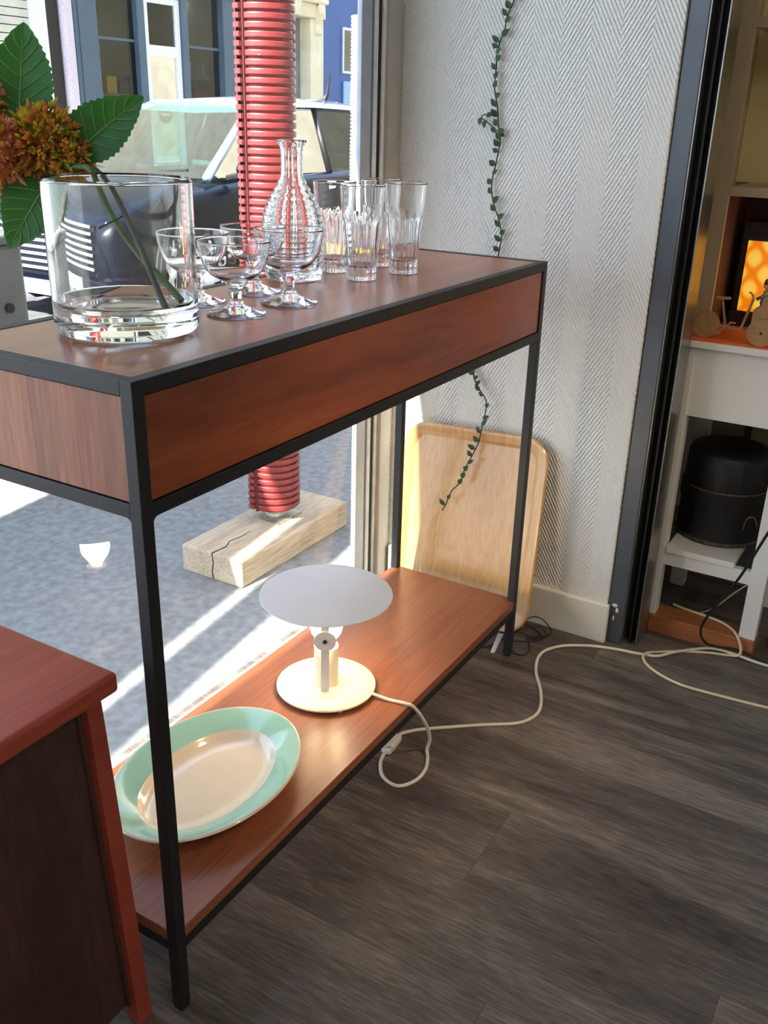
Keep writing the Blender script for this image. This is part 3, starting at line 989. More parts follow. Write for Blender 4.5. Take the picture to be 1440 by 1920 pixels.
# little white paper label by the foot of the table leg
one('paper_tag', MB().hexa([(1.262, 0.042, 0.001), (1.258, 0.052, 0.001), (1.259, 0.0525, 0.001), (1.263, 0.0425, 0.001)], [(1.288, 0.030, 0.05), (1.284, 0.045, 0.05), (1.285, 0.0455, 0.05), (1.289, 0.0305, 0.05)]), 'white_strip', 'small white paper tag behind the far table leg', 'tag')

# black cable tangle behind the leg
tg = smoothpath([(1.250, 0.120, .003), (1.274, 0.074, .003), (1.313, 0.061, .003), (1.40, 0.070, .003), (1.448, 0.038, .004), (1.427, -0.017, .004), (1.401, -0.031, .006), (1.378, -0.021, .008), (1.385, 0.008, .008), (1.400, 0.040, .010), (1.445, 0.019, .030), (1.458, -0.007, .030), (1.456, -0.032, .016), (1.440, -0.049, .006), (1.416, -0.040, .003), (1.375, -0.010, .009), (1.330, -0.031, .003), (1.295, -0.030, .003), (1.291, -0.001, .003), (1.335, 0.030, .010), (1.400, 0.028, .012), (1.440, -0.01, .012), (1.41, -0.045, .009), (1.35, -0.02, .012), (1.33, 0.06, .004)], 7)
one('thin_cable', MB().tube(tg, 0.0017, 6), 'cord_black', 'tangled thin black cable on the floor behind the tray foot', 'cable', smooth=True)

# ================================================================== VINE ON THE WALL
vt = [(1.475, 0.175, 1.66), (1.475, 0.196, 1.61), (1.475, 0.212, 1.567), (1.475, 0.227, 1.535), (1.475, 0.232, 1.507), (1.475, 0.242, 1.480), (1.475, 0.247, 1.457), (1.475, 0.247, 1.423), (1.475, 0.248, 1.383), (1.475, 0.237, 1.342), (1.475, 0.231, 1.301), (1.475, 0.224, 1.269), (1.475, 0.227, 1.241), (1.475, 0.232, 1.211), (1.475, 0.239, 1.167), (1.475, 0.231, 1.124), (1.475, 0.214, 1.087), (1.475, 0.203, 1.049), (1.475, 0.206, 1.010),
      (1.475, 0.222, 0.90), (1.475, 0.245, 0.79), (1.475, 0.253, 0.702), (1.468, 0.249, 0.675), (1.461, 0.226, 0.648), (1.454, 0.203, 0.624), (1.446, 0.200, 0.593), (1.439, 0.203, 0.562), (1.428, 0.205, 0.518), (1.419, 0.218, 0.477), (1.408, 0.232, 0.438), (1.398, 0.241, 0.400), (1.391, 0.260, 0.374), (1.380, 0.270, 0.335), (1.374, 0.277, 0.319)]
vn = thing('hanging_vine', (1.475, 0.2, 0.32), 'thin green leafy vine hanging down the wallpaper and over the tray', 'vine')
vp = smoothpath(vt, 6)
obj('stem', MB().tube(vp, 0.0016, 6), 'vine_stem', vn, True)
sp_ = smoothpath([(1.475, 0.228, 1.285), (1.470, 0.245, 1.298), (1.468, 0.262, 1.310), (1.466, 0.274, 1.318), (1.464, 0.262, 1.325), (1.464, 0.256, 1.318)], 5)
obj('curl', MB().tube(sp_, 0.0014, 6), 'vine_stem', vn, True)
obj('thread', MB().tube(smoothpath([(1.374, 0.277, 0.319), (1.368, 0.284, 0.29), (1.362, 0.284, 0.233), (1.357, 0.281, 0.172), (1.352, 0.292, 0.12)], 5), 0.0004, 4), 'white_strip', vn)
def vleaf(p, direction, ln, wd):
    d = Vector(direction).normalized()
    nrm = Vector((-1, 0, 0.15)).normalized()
    s = d.cross(nrm).normalized()
    nrm = s.cross(d)
    m = MB()
    vs, fs = [], []
    n = 7
    for i in range(n+1):
        t = i/n
        w = wd*math.sin(PI*t**0.8)
        for k in (-1, 0, 1):
            vs.append(Vector(p)+d*ln*t+s*w*k+nrm*(0.004+0.3*w*abs(k)-0.1*ln*t*t))
    for i in range(n):
        for k in range(2):
            fs.append((i*3+k, i*3+k+1, i*3+k+4, i*3+k+3))
    o = len(vs)
    vs2 = [q-nrm*0.0006 for q in vs]
    m.add(vs+vs2, fs+[tuple(reversed([a+o for a in f])) for f in fs])
    obj('leaf', m, 'vine_leaf', vn, True)
rv = random.Random(11)
for i in range(3, len(vp)-1, 3):
    p = vp[i]
    if 0.73 < p.z < 0.99:
        continue
    sgn = 1 if rv.random() < 0.62 else -1
    if rv.random() < 0.12:
        continue
    dd = Vector((-0.12, 0.75*sgn*rv.uniform(.5, 1.1), rv.uniform(0.3, 0.9)))
    vleaf(p, dd, rv.uniform(0.017, 0.026), rv.uniform(0.0052, 0.0078))
for q, dd in (((1.466, 0.272, 1.318), (0, .3, -1)), ((1.466, 0.262, 1.312), (0, .1, -1)), ((1.464, 0.258, 1.322), (0, -1, .2)), ((1.470, 0.245, 1.298), (0, -.6, -.8)), ((1.475, 0.228, 1.285), (0, -.8, -.4))):
    vleaf(q, dd, 0.018, 0.006)

# ================================================================== RED CHEST
ch = thing('red_chest', (-0.4, 0.16, 0), 'low chest with red painted top and dark stained side panel', 'chest')
ZT = 0.642
X1, Y0, Y1, X0 = -0.036, 0.028, 0.298, -0.78
obj('top', B(X0, X1, Y0, Y1, ZT-0.030, ZT), 'red_wood', ch, bevel=0.007, seg=4)
def stile(xa, xb, xa2, xb2, ya, yb):
    return MB().hexa([(xa2, ya, 0), (xb2, ya, 0), (xb2, yb, 0), (xa2, yb, 0)], [(xa, ya, ZT-0.03), (xb, ya, ZT-0.03), (xb, yb, ZT-0.03), (xa, yb, ZT-0.03)])
obj('stile', stile(-0.083, -0.058, -0.052, -0.024, 0.040, 0.066), 'red_wood', ch, bevel=0.002)
obj('stile', stile(-0.083, -0.058, -0.052, -0.024, 0.262, 0.286), 'red_wood', ch, bevel=0.002)
obj('stile', stile(-0.762, -0.737, -0.792, -0.764, 0.040, 0.066), 'red_wood', ch, bevel=0.002)
obj('side_panel', MB().hexa([(-0.77, 0.058, 0.04), (-0.05, 0.058, 0.04), (-0.05, 0.066, 0.04), (-0.77, 0.066, 0.04)], [(-0.74, 0.058, ZT-.03), (-0.08, 0.058, ZT-.03), (-0.08, 0.066, ZT-.03), (-0.74, 0.066, ZT-.03)]), 'dark_panel', ch)
obj('panel_bead', MB().hexa([(-0.0595, 0.052, 0.04), (-0.0525, 0.052, 0.04), (-0.0525, 0.058, 0.04), (-0.0595, 0.058, 0.04)], [(-0.0905, 0.052, ZT-.03), (-0.0835, 0.052, ZT-.03), (-0.0835, 0.058, ZT-.03), (-0.0905, 0.058, ZT-.03)]), 'dark_panel', ch)
obj('carcass', B(-0.735, -0.085, 0.0665, 0.285, 0.03, ZT-0.031), 'dark_panel', ch)

# ================================================================== RIGHT CORNER: WHITE TABLE UNIT
XF = 1.613
one('floor_plank_block', B(1.613, 1.690, -0.548, -0.266, 0.0, 0.053), 'bench_wood', 'brown wooden plank lying under the white side table', 'plank', bevel=0.002)
XB = 1.99
wt = thing('side_table', (1.8, -0.4, 0.053), 'white lacquered side table with terracotta top and open lower rails', 'table')
PZ = 0.0535
for (ya, yb) in ((-0.281, -0.240), (-0.548, -0.506)):
    obj('leg', B(XF+0.004, XF+0.045, ya, yb, PZ, 0.805), 'white_lacquer', wt, bevel=0.0015)
    obj('leg', B(XB-0.045, XB-0.004, ya, yb, 0.0, 0.805), 'white_lacquer', wt, bevel=0.0015)
obj('apron', B(XF+0.008, XF+0.024, -0.506, -0.281, 0.630, 0.805), 'white_lacquer', wt, bevel=0.001)
obj('apron', B(XF+0.045, XB-0.045, -0.256, -0.242, 0.630, 0.805), 'white_lacquer', wt, bevel=0.001)
obj('lower_rail', B(XF+0.008, XF+0.028, -0.506, -0.281, 0.208, 0.246), 'white_lacquer', wt, bevel=0.001)
obj('lower_rail', B(XB-0.028, XB-0.008, -0.506, -0.281, 0.208, 0.246), 'white_lacquer', wt, bevel=0.001)
obj('shelf_slab', B(XF+0.002, XB-0.03, -0.463, -0.283, 0.2465, 0.262), 'white_lacquer', wt, bevel=0.001)
obj('shelf_slab', B(XF+0.030, XB-0.03, -0.506, -0.4635, 0.222, 0.236), 'steel_post', wt)
obj('back_board', B(XB-0.004, XB+0.004, -0.798, -0.240, 0.03, 0.805), 'dim_board', wt)
for yy in (-0.375, -0.47):
    obj('back_slat', B(XB-0.010, XB-0.0045, yy-0.016, yy, 0.28, 0.805), 'gasket', wt)
tp = obj('table_top', B(XF-0.004, XB, -0.80, -0.206, 0.806, 0.824), 'white_lacquer', wt, bevel=0.002)
obj('terracotta_inlay', B(XF-0.003, XB-0.004, -0.796, -0.2085, 0.8242, 0.8275), 'terracotta', tp)
obj('leg', B(XF+0.004, XF+0.045, -0.798, -0.757, 0.0, 0.805), 'white_lacquer', wt, bevel=0.0015)
obj('leg', B(XB-0.045, XB-0.004, -0.798, -0.757, 0.0, 0.805), 'white_lacquer', wt, bevel=0.0015)

TZ = 0.8278
su = thing('shelving_unit', (1.8, -0.5, TZ), 'tall cream shelving unit standing on the white side table', 'shelf')
XU = 1.735
obj('side', B(XU+0.012, XB, -0.238, -0.212, TZ, 2.35), 'unit_cream', su, bevel=0.001)
obj('stile', B(XU-0.002, XU+0.012, -0.276, -0.212, TZ, 2.35), 'unit_cream', su, bevel=0.001)
obj('side', B(XU+0.012, XB, -0.798, -0.768, TZ, 2.35), 'unit_cream', su, bevel=0.001)
obj('shelf_board', B(XU-0.001, XB-0.02, -0.768, -0.2765, 1.157, 1.179), 'unit_cream', su, bevel=0.001)
obj('shelf_board', B(XU-0.001, XB-0.02, -0.768, -0.2765, 1.522, 1.546), 'unit_cream', su, bevel=0.001)
obj('shelf_board', B(XU-0.001, XB-0.02, -0.768, -0.2385, 2.328, 2.35), 'unit_cream', su, bevel=0.001)
obj('back_panel', B(XB-0.02, XB-0.005, -0.768, -0.2385, 1.179, 2.33), 'olive_back', su)
obj('back_panel', B(XB-0.02, XB-0.005, -0.768, -0.2385, TZ, 1.157), 'brown_back', su)
obj('side_lining', B(XU+0.0125, XB-0.021, -0.276, -0.2385, TZ, 1.157), 'brown_back', su)
for zz in [1.24+0.045*i for i in range(7)]:
    obj('peg_hole', MB().lathe([(0, 0), (0.002, 0), (0.002, 0.0012), (0, 0.0012)], 8).xform(Matrix.Translation((XU+0.06, -0.2385, zz)) @ Matrix.Rotation(PI/2, 4, 'X')), 'gasket', su)

# framed retro pattern picture, leaning
def retro():
    m, nt, b = newmat('orange_retro_print')
    t = N(nt, 'ShaderNodeTexCoord'); s = N(nt, 'ShaderNodeSeparateXYZ')
    nt.links.new(t.outputs['Object'], s.inputs[0])
    def M(op, a, bb=None):
        n = N(nt, 'ShaderNodeMath', operation=op)
        for i, v in enumerate((a, bb)):
            if v is None: continue
            if isinstance(v, (int, float)): n.inputs[i].default_value = v
            else: nt.links.new(v, n.inputs[i])
        return n.outputs[0]
    u = M('SINE', M('MULTIPLY', s.outputs['Y'], 2*PI/0.064))
    v = M('SINE', M('MULTIPLY', s.outputs['Z'], 2*PI/0.078))
    w = M('ABSOLUTE', M('ADD', u, v))
    r = ramp(nt, [(0.0, lin(240, 130, 20)), (0.18, lin(240, 130, 20)), (0.20, lin(250, 160, 20)), (0.42, lin(250, 160, 20)), (0.44, lin(250, 190, 60)), (1.0, lin(252, 205, 90))])
    dv = M('DIVIDE', w, 2.0)
    nt.links.new(dv, r.inputs[0])
    nt.links.new(r.outputs[0], b.inputs['Base Color'])
    nt.links.new(r.outputs[0], b.inputs['Emission Color'])
    b.inputs['Emission Strength'].default_value = 0.5
    b.inputs['Roughness'].default_value = 0.2
    return m
MAT['retro'] = retro()
pf = thing('light_box', (1.87, -0.42, TZ), 'black light box with glowing orange retro pattern in the shelf niche', 'light box')
obj('frame', B(1.860, 1.940, -0.56, -0.300, TZ, 1.092), 'dark_frame', pf, bevel=0.002)
obj('pattern_panel', B(1.8520, 1.8602, -0.545, -0.318, 0.868, 1.045), 'retro', pf)
obj('front_lip', B(1.850, 1.860, -0.56, -0.3005, TZ, 0.866), 'dark_frame', pf)

# flat plywood toy cargo tricycle
bk = thing('plywood_tricycle', (1.66, -0.37, TZ), 'small flat plywood cargo tricycle model on the terracotta top', 'toy')
def yz_disc(yc, zc, r, x0, x1, n=40):
    return MB().prism([(yc+r*math.cos(2*PI*i/n), zc+r*math.sin(2*PI*i/n)) for i in range(n)], 'x', x0, x1)
def yz_bar(y0, z0, y1, z1, w, x0, x1):
    d = Vector((y1-y0, z1-z0)).normalized()*w/2
    q = Vector((-d.y, d.x))
    return MB().prism([(y0+q.x, z0+q.y), (y1+q.x, z1+q.y), (y1-q.x, z1-q.y), (y0-q.x, z0-q.y)], 'x', x0, x1)
wz = TZ+0.0335
xa, xb = 1.646, 1.650
obj('wheel', yz_disc(-0.287, wz, 0.0335, xa, xb), 'cardboard', bk)
obj('wheel', yz_disc(-0.423, wz-0.001, 0.0325, xa-0.028, xb-0.028), 'cardboard', bk)
obj('axle_peg', B(1.6168, 1.6182, -0.427, -0.421, wz-0.004, wz+0.001), 'gasket', bk)
obj('wheel', yz_disc(-0.423, wz-0.001, 0.0325, xa+0.03, xb+0.03), 'cardboard', bk)
obj('chassis', yz_bar(-0.300, wz+0.002, -0.400, wz-0.006, 0.006, xa+.0006, xb-.0006), 'cardboard', bk)
obj('seat_post', yz_bar(-0.334, wz+0.000, -0.318, TZ+0.098, 0.005, xa+.0009, xb-.0009), 'cardboard', bk)
obj('saddle', MB().prism([(-0.302, TZ+0.103), (-0.336, TZ+0.104), (-0.337, TZ+0.099), (-0.326, TZ+0.097), (-0.312, TZ+0.096), (-0.303, TZ+0.099)], 'x', xa-.004, xb+.004), 'cardboard', bk, bevel=0.001)
obj('fork', yz_bar(-0.371, wz-0.003, -0.389, TZ+0.105, 0.006, xa+.0003, xb-.0003), 'cardboard', bk)
obj('handlebar', MB().tube(smoothpath([(xa+.002, -0.389, TZ+0.102), (xa+.002, -0.386, TZ+0.114), (xa+.002, -0.377, TZ+0.121)], 5), 0.0022, 6), 'cardboard', bk, True)
obj('pedal_crank', yz_bar(-0.318, wz-0.018, -0.346, wz+0.010, 0.004, xa-.003, xa), 'cardboard', bk)
obj('pedal', B(xa-.004, xa-.001, -0.326, -0.312, wz-0.0205, wz-0.0165), 'cardboard', bk)
obj('pedal', B(xa-.004, xa-.001, -0.358, -0.344, wz+0.009, wz+0.013), 'cardboard', bk)
obj('cargo_box', MB().prism([(-0.396, wz+0.004), (-0.396, TZ+0.084), (-0.408, TZ+0.090), (-0.413, TZ+0.096), (-0.415, TZ+0.115), (-0.480, TZ+0.112), (-0.480, wz+0.004)], 'x', xa-.022, xa+.026), 'cardboard', bk, bevel=0.001)
obj('step', B(xa-.024, xa+.026, -0.402, -0.390, wz+0.000, wz+0.004), 'cardboard', bk)

# generic toy figure riding behind the box
tf = thing('toy_figure', (1.70, -0.405, TZ), 'tiny plastic toy figure with brown hair behind the tricycle box', 'toy figure')
obj('legs', MB().box(1.690, 1.712, -0.412, -0.398, TZ, TZ+0.088), 'toy_purple', tf, bevel=0.003)
obj('torso', MB().hexa([(1.688, -.414, TZ+.088), (1.714, -.414, TZ+.088), (1.714, -.396, TZ+.088), (1.688, -.396, TZ+.088)], [(1.691, -.416, TZ+.122), (1.711, -.416, TZ+.122), (1.711, -.402, TZ+.122), (1.691, -.402, TZ+.122)]), 'toy_green', tf, bevel=0.003)
obj('arm', MB().tube([(1.688, -.411, TZ+.118), (1.682, -.402, TZ+.108), (1.682, -.390, TZ+.100)], 0.0042, 8), 'toy_green', tf, True)
obj('head', MB().sphere((1.701, -.408, TZ+.134), 0.0105, 14, 10, (1, 1, 1.05)), 'skin_toy', tf, True)
obj('hair', MB().lathe([(0, .0125), (.006, .012), (.010, .0085), (.0122, .003), (.0118, -.002), (.0105, -.003)], 16, (1.701, -.410, TZ+.137)), 'toy_brown', tf, True)

# black hat box on the lower slab
hb = thing('hat_box', (1.80, -0.375, 0.262), 'worn black round hat box on the lower shelf of the side table', 'box')
hc = (1.802, -0.376, 0.2622)
hr = 0.112
obj('box_body', MB().lathe([(0, 0.004), (hr, 0.004), (hr, 0.135), (hr-.002, 0.136), (0, 0.136)], 64, hc), 'hat_black', hb, True, auto=40)
obj('lid', MB().lathe([(hr+.001, 0.108), (hr+.004, 0.108), (hr+.004, 0.150), (hr-.001, 0.154), (hr-.003, 0.238), (hr-.012, 0.252), (0.070, 0.262), (0, 0.266)], 64, hc), 'hat_black', hb, True, auto=40)
obj('worn_edge', MB().lathe([(hr+.0005, 0.0), (hr+.0035, 0.002), (hr+.0035, 0.010), (hr+.0005, 0.012)], 64, hc), 'hat_worn', hb, True)
obj('lid_edge', MB().lathe([(hr+.003, 0.149), (hr+.0048, 0.151), (hr+.0015, 0.155)], 64, hc), 'hat_worn', hb, True)
obj('wire_handle', MB().tube(smoothpath([(hc[0]-.085, hc[1]-.078, .262+.055), (hc[0]-.098, hc[1]-.082, .262+.085), (hc[0]-.102, hc[1]-.092, .262+.102), (hc[0]-.098, hc[1]-.104, .262+.098), (hc[0]-.090, hc[1]-.112, .262+.075)], 5), 0.0022, 6), 'brass', hb, True)

# floor cables on the right
c2 = smoothpath([(1.700, -0.310, 0.0565), (1.690, -0.345, 0.0565), (1.680, -0.400, 0.0575), (1.668, -0.450, 0.0575), (1.640, -0.487, 0.0575), (1.609, -0.507, 0.056), (1.600, -0.520, 0.034), (1.597, -0.520, 0.012), (1.595, -0.495, 0.004), (1.578, -0.445, 0.004), (1.545, -0.383, 0.004), (1.510, -0.335, 0.004), (1.475, -0.306, 0.0085), (1.444, -0.307, 0.006), (1.409, -0.344, 0.004), (1.381, -0.414, 0.004), (1.381, -0.493, 0.004), (1.395, -0.631, 0.004), (1.42, -0.80, 0.004)], 8)
one('cream_cable', MB().tube(c2, 0.0038, 8), 'cord_cream', 'cream cable looping over the brown plank and across the floor', 'cable', smooth=True)
c3 = smoothpath([(1.42, -0.62, 0.60), (1.440, -0.562, 0.470), (1.450, -0.546, 0.431), (1.500, -0.495, 0.275), (1.550, -0.434, 0.134), (1.566, -0.417, 0.071), (1.572, -0.432, 0.036), (1.590, -0.460, 0.022), (1.600, -0.520, 0.024), (1.605, -0.60, 0.006), (1.62, -0.72, 0.004)], 8)
one('black_cable', MB().tube(c3, 0.0034, 8), 'cord_black', 'thick black cable hanging down in front of the side table', 'cable', smooth=True)
c4 = smoothpath([(1.74, -0.33, 0.003), (1.78, -0.40, 0.03), (1.80, -0.46, 0.10), (1.82, -0.52, 0.16)], 8)
one('grey_cable', MB().tube(c4, 0.0022, 6), 'cord_white', 'thin pale cable rising in the dark under the side table', 'cable', smooth=True)
one('power_adapter', B(1.70, 1.78, -0.66, -0.575, 0.0, 0.024), 'gasket', 'small black power adapter on the floor past the side table leg', 'adapter', bevel=0.004)

# warm ceiling lamps of the shop (out of frame)
def ceiling_spot(x, y, power, target, label, size=75):
    t = thing('ceiling_spot', (x, y, 2.58), label, 'lamp', 'warm ceiling spots of the shop')
    obj('housing', MB().lathe([(0, 0.12), (0.055, 0.12), (0.055, 0.0), (0.050, 0.0), (0.050, 0.10), (0, 0.10)], 24, (x, y, 2.58)), 'white_lacquer', t, True, auto=40)
    ld = bpy.data.lights.new('spot_bulb', 'SPOT')
    ld.energy = power
    ld.color = (1.0, 0.72, 0.46)
    ld.spot_size = math.radians(size)
    ld.spot_blend = 0.7
    ld.shadow_soft_size = 0.05
    lo = bpy.data.objects.new('spot_bulb', ld)
    COL.objects.link(lo)
    lo.parent = t
    lo.location = (0, 0, -0.005)
    lo.rotation_euler = (Vector(target)-Vector((x, y, 2.575))).to_track_quat('-Z', 'Y').to_euler()
ceiling_spot(0.9, -1.9, 80, (0.95, 0.0, 0.75), 'warm ceiling spot aimed at the console table', 40)
ceiling_spot(0.3, -2.2, 14, (1.6, -0.6, 0.2), 'warm ceiling spot aimed at the side table', 70)
for (px_, py_, lab) in ((-0.9, -1.9, 'square fill light panel added over the middle of the shop'), (-1.6, -3.3, 'square fill light panel added at the back of the shop')):  # unseen fill panels, added behind the camera to brighten the room
    t = thing('fill_panel', (px_, py_, 2.66), lab, 'lamp', 'added fill light panels')
    obj('frame', MB().box(px_-.31, px_+.31, py_-.31, py_-.29, 2.66, 2.70).box(px_-.31, px_+.31, py_+.29, py_+.31, 2.66, 2.70).box(px_-.31, px_-.29, py_-.29, py_+.29, 2.66, 2.70).box(px_+.29, px_+.31, py_-.29, py_+.29, 2.66, 2.70), 'white_lacquer', t)
    obj('fill_emitter', B(px_-.29, px_+.29, py_-.29, py_+.29, 2.668, 2.68), 'fill_glow', t)
# small warm lamp inside the niche, beyond the picture
nl = thing('niche_lamp', (1.80, -0.66, TZ), 'small warm lamp standing in the shelf niche beside the light box', 'lamp')
obj('lamp_foot', MB().lathe([(0, 0), (0.03, 0), (0.03, 0.006), (0.006, 0.010), (0.006, 0.09), (0, 0.09)], 20, (1.80, -0.66, TZ)), 'cream_white', nl, True, auto=40)
obj('lamp_globe', MB().sphere((1.80, -0.66, TZ+0.125), 0.035, 20, 12), emit('niche_bulb', (1.0, 0.66, 0.32, 1), 12.0), nl, True)

# ================================================================== STREET
G = -0.05
RZ = -0.15
one('sidewalk', B(-14, 30, 0.575, 3.0, G-0.3, G), 'asphalt', 'grey asphalt pavement outside the shop window', 'pavement', kind='structure')
one('kerb', B(-14, 30, 3.0, 3.18, G-0.3, G+0.002), 'kerb', 'pale granite kerb along the street', 'kerb', kind='structure')
one('road', B(-14, 30, 3.18, 9.3, RZ-0.2, RZ), 'road', 'grey road between the two pavements', 'road', kind='structure')
one('far_sidewalk', B(-14, 30, 9.3, 11.0, RZ-0.2, RZ+0.1), 'kerb', 'far pavement in front of the shops opposite', 'pavement', kind='structure')

# scaffold foot: timber sole board, jack, red ribbed tube guard
tb = thing('timber_block', (1.55, 1.01, G), 'thick cracked timber block under the red tube', 'block')
obj('block', MB().box(1.250, 1.850, 0.892, 1.134, G, G+0.092), 'timber', tb, bevel=0.006)
ck = [(1.2495, 1.008), (1.31, 1.002), (1.35, 1.020), (1.40, 1.012), (1.45, 1.016)]
obj('crack', MB().tube([(x_, y_, G+0.0925) for x_, y_ in ck], [.0022, .0020, .0016, .0013, .0006], 5).tube([(1.2495, 1.008, G+0.0925), (1.2492, 1.004, G+0.06), (1.2492, 1.010, G+0.03), (1.2492, 1.007, G+0.004)], .0018, 5), 'gasket', tb)
BT = G+0.0922
jb = thing('screw_jack', (1.605, 1.03, BT), 'rusty galvanised screw jack between timber block and red tube', 'jack')
obj('base_plate', B(1.535, 1.675, 0.965, 1.095, BT, BT+0.006), 'galv', jb)
obj('spindle', MB().lathe([(0, 0), (0.034, 0), (0.034, 0.012), (0.024, 0.014)]+[(0.024+0.004*(i % 2), 0.016+i*0.004) for i in range(10)]+[(0, 0.058)], 20, (1.605, 1.03, BT+0.006)), 'mortar', jb, True)
obj('hook', MB().tube(smoothpath([(1.575, 1.02, BT+0.024), (1.553, 1.035, BT+0.039), (1.550, 1.045, BT+0.019), (1.565, 1.04, BT+0.009)], 4), 0.005, 6), 'galv', jb, True)
def ribbed(name, c, r, z0, z1, pitch, mat, label, seam_ang=None, seammat=None):
    t = thing(name, (c[0], c[1], z0), label, 'tube')
    n = int((z1-z0)/pitch)
    pr = [(r-0.014, 0)]
    for i in range(n):
        z = i*pitch
        pr += [(r-0.009, z), (r-0.008, z+pitch*.24), (r-0.001, z+pitch*.30), (r, z+pitch*.40), (r, z+pitch*.84), (r-0.001, z+pitch*.94)]
    pr += [(r-0.009, n*pitch), (r-0.014, n*pitch)]
    obj('tube_wall', MB().lathe(pr, 48, (c[0], c[1], z0), closed=True), mat, t, True, auto=16)
    if seam_ang is not None:
        d = Vector((math.cos(seam_ang), math.sin(seam_ang), 0)); s = Vector((-d.y, d.x, 0))
        m = MB()
        for i in range(n):
            z = z0+i*pitch
            m.hexa([Vector((c[0], c[1], z+pitch*.34))+d*q+s*w for q, w in ((r-.012, -.013), (r+.012, -.013), (r+.012, .013), (r-.012, .013))], [Vector((c[0], c[1], z+pitch*.92))+d*q+s*w for q, w in ((r-.012, -.013), (r+.012, -.013), (r+.012, .013), (r-.012, .013))])
        obj('seam_teeth', m, mat, t)
        m = MB()
        for sg_ in (-1, 1):
            o2 = s*(0.017*sg_)
            m.hexa([Vector((c[0], c[1], z0))+d*q+o2+s*w for q, w in ((r-.02, -.003), (r+.002, -.003), (r+.002, .003), (r-.02, .003))], [Vector((c[0], c[1], z0+n*pitch))+d*q+o2+s*w for q, w in ((r-.02, -.003), (r+.002, -.003), (r+.002, .003), (r-.02, .003))])
        obj('seam_gap', m, seammat, t)
    obj('inner_pole', MB().lathe([(0, 0.002), (0.0242, 0.002), (0.0242, z1-z0+0.2), (0, z1-z0+0.2)], 20, (c[0], c[1], z0)), 'galv', t, True, auto=40)
    return t
def scuffed_red():
    m, nt, b = newmat('scuffed_red_guard')
    mp = coords(nt, (1, 1, 3.5))
    n = N(nt, 'ShaderNodeTexNoise'); n.inputs['Scale'].default_value = 46; n.inputs['Detail'].default_value = 6; n.inputs['Roughness'].default_value = 0.7
    nt.links.new(mp.outputs[0], n.inputs[0])
    r = ramp(nt, [(0.0, lin(92, 28, 30)), (0.45, lin(114, 36, 38)), (0.66, lin(120, 42, 42)), (0.74, lin(206, 176, 168))])
    nt.links.new(n.outputs[0], r.inputs[0]); nt.links.new(r.outputs[0], b.inputs['Base Color'])
    b.inputs['Roughness'].default_value = 0.42
    return m
MAT['red_guard'] = scuffed_red()
ribbed('ribbed_tube', (1.605, 1.03), 0.086, 0.084, 2.70, 0.0232, 'red_guard', 'red ribbed plastic pole guard on timber block outside the window', math.radians(163), 'red_dark')
ribbed('ribbed_tube', (4.957, 2.80), 0.092, G, 1.91, 0.0232, 'white_plastic', 'white ribbed tube standing in for a bright strip beside the window frame')  # added tube, stands in for the bright strip at the frame edge

# scaffold deck over the pavement: it casts the strips of shade
sd_ = thing('scaffold_deck', (-2.65, 1.9, 2.75), 'scaffold deck of timber planks above the pavement', 'scaffold')
obj('plank', B(-6.6, 3.2, 1.212, 1.336, 2.75, 2.79), 'deck', sd_)
for k in range(4):
    obj('plank', B(-6.6, 3.2, 1.386+k*0.262, 1.386+k*0.262+0.2615, 2.75, 2.79), 'deck', sd_)
sd_.rotation_euler = (0, 0, 0.13)

# street cabinet and crate
sc_ = thing('street_cabinet', (2.0, 3.3, G), 'grey street cabinet by the kerb seen behind the lowest leaf', 'cabinet')
obj('cabinet_body', B(1.20, 1.87, 2.50, 2.90, G, 0.80), 'cabinet_grey', sc_, bevel=0.02)
obj('cabinet_lid', B(1.18, 1.885, 2.48, 2.92, 0.801, 0.84), 'cabinet_grey', sc_, bevel=0.01)
obj('lock', MB().lathe([(0, 0), (0.02, 0), (0.02, 0.01), (0, 0.01)], 16).xform(Matrix.Translation((1.77, 2.50, 0.55)) @ Matrix.Rotation(PI/2, 4, 'X')), 'gasket', sc_)
cr = thing('plastic_crate', (4.1, 2.7, G), 'navy crate with yellow band seen between carafe and glasses', 'crate')
obj('crate_body', MB().hexa([(3.92, 2.55, G), (4.28, 2.55, G), (4.28, 2.85, G), (3.92, 2.85, G)], [(3.90, 2.53, .62), (4.30, 2.53, .62), (4.30, 2.87, .62), (3.90, 2.87, .62)]), 'navy', cr, bevel=0.01)
obj('band', B(3.895, 4.305, 2.525, 2.875, 0.36, 0.45), 'yellow', cr)

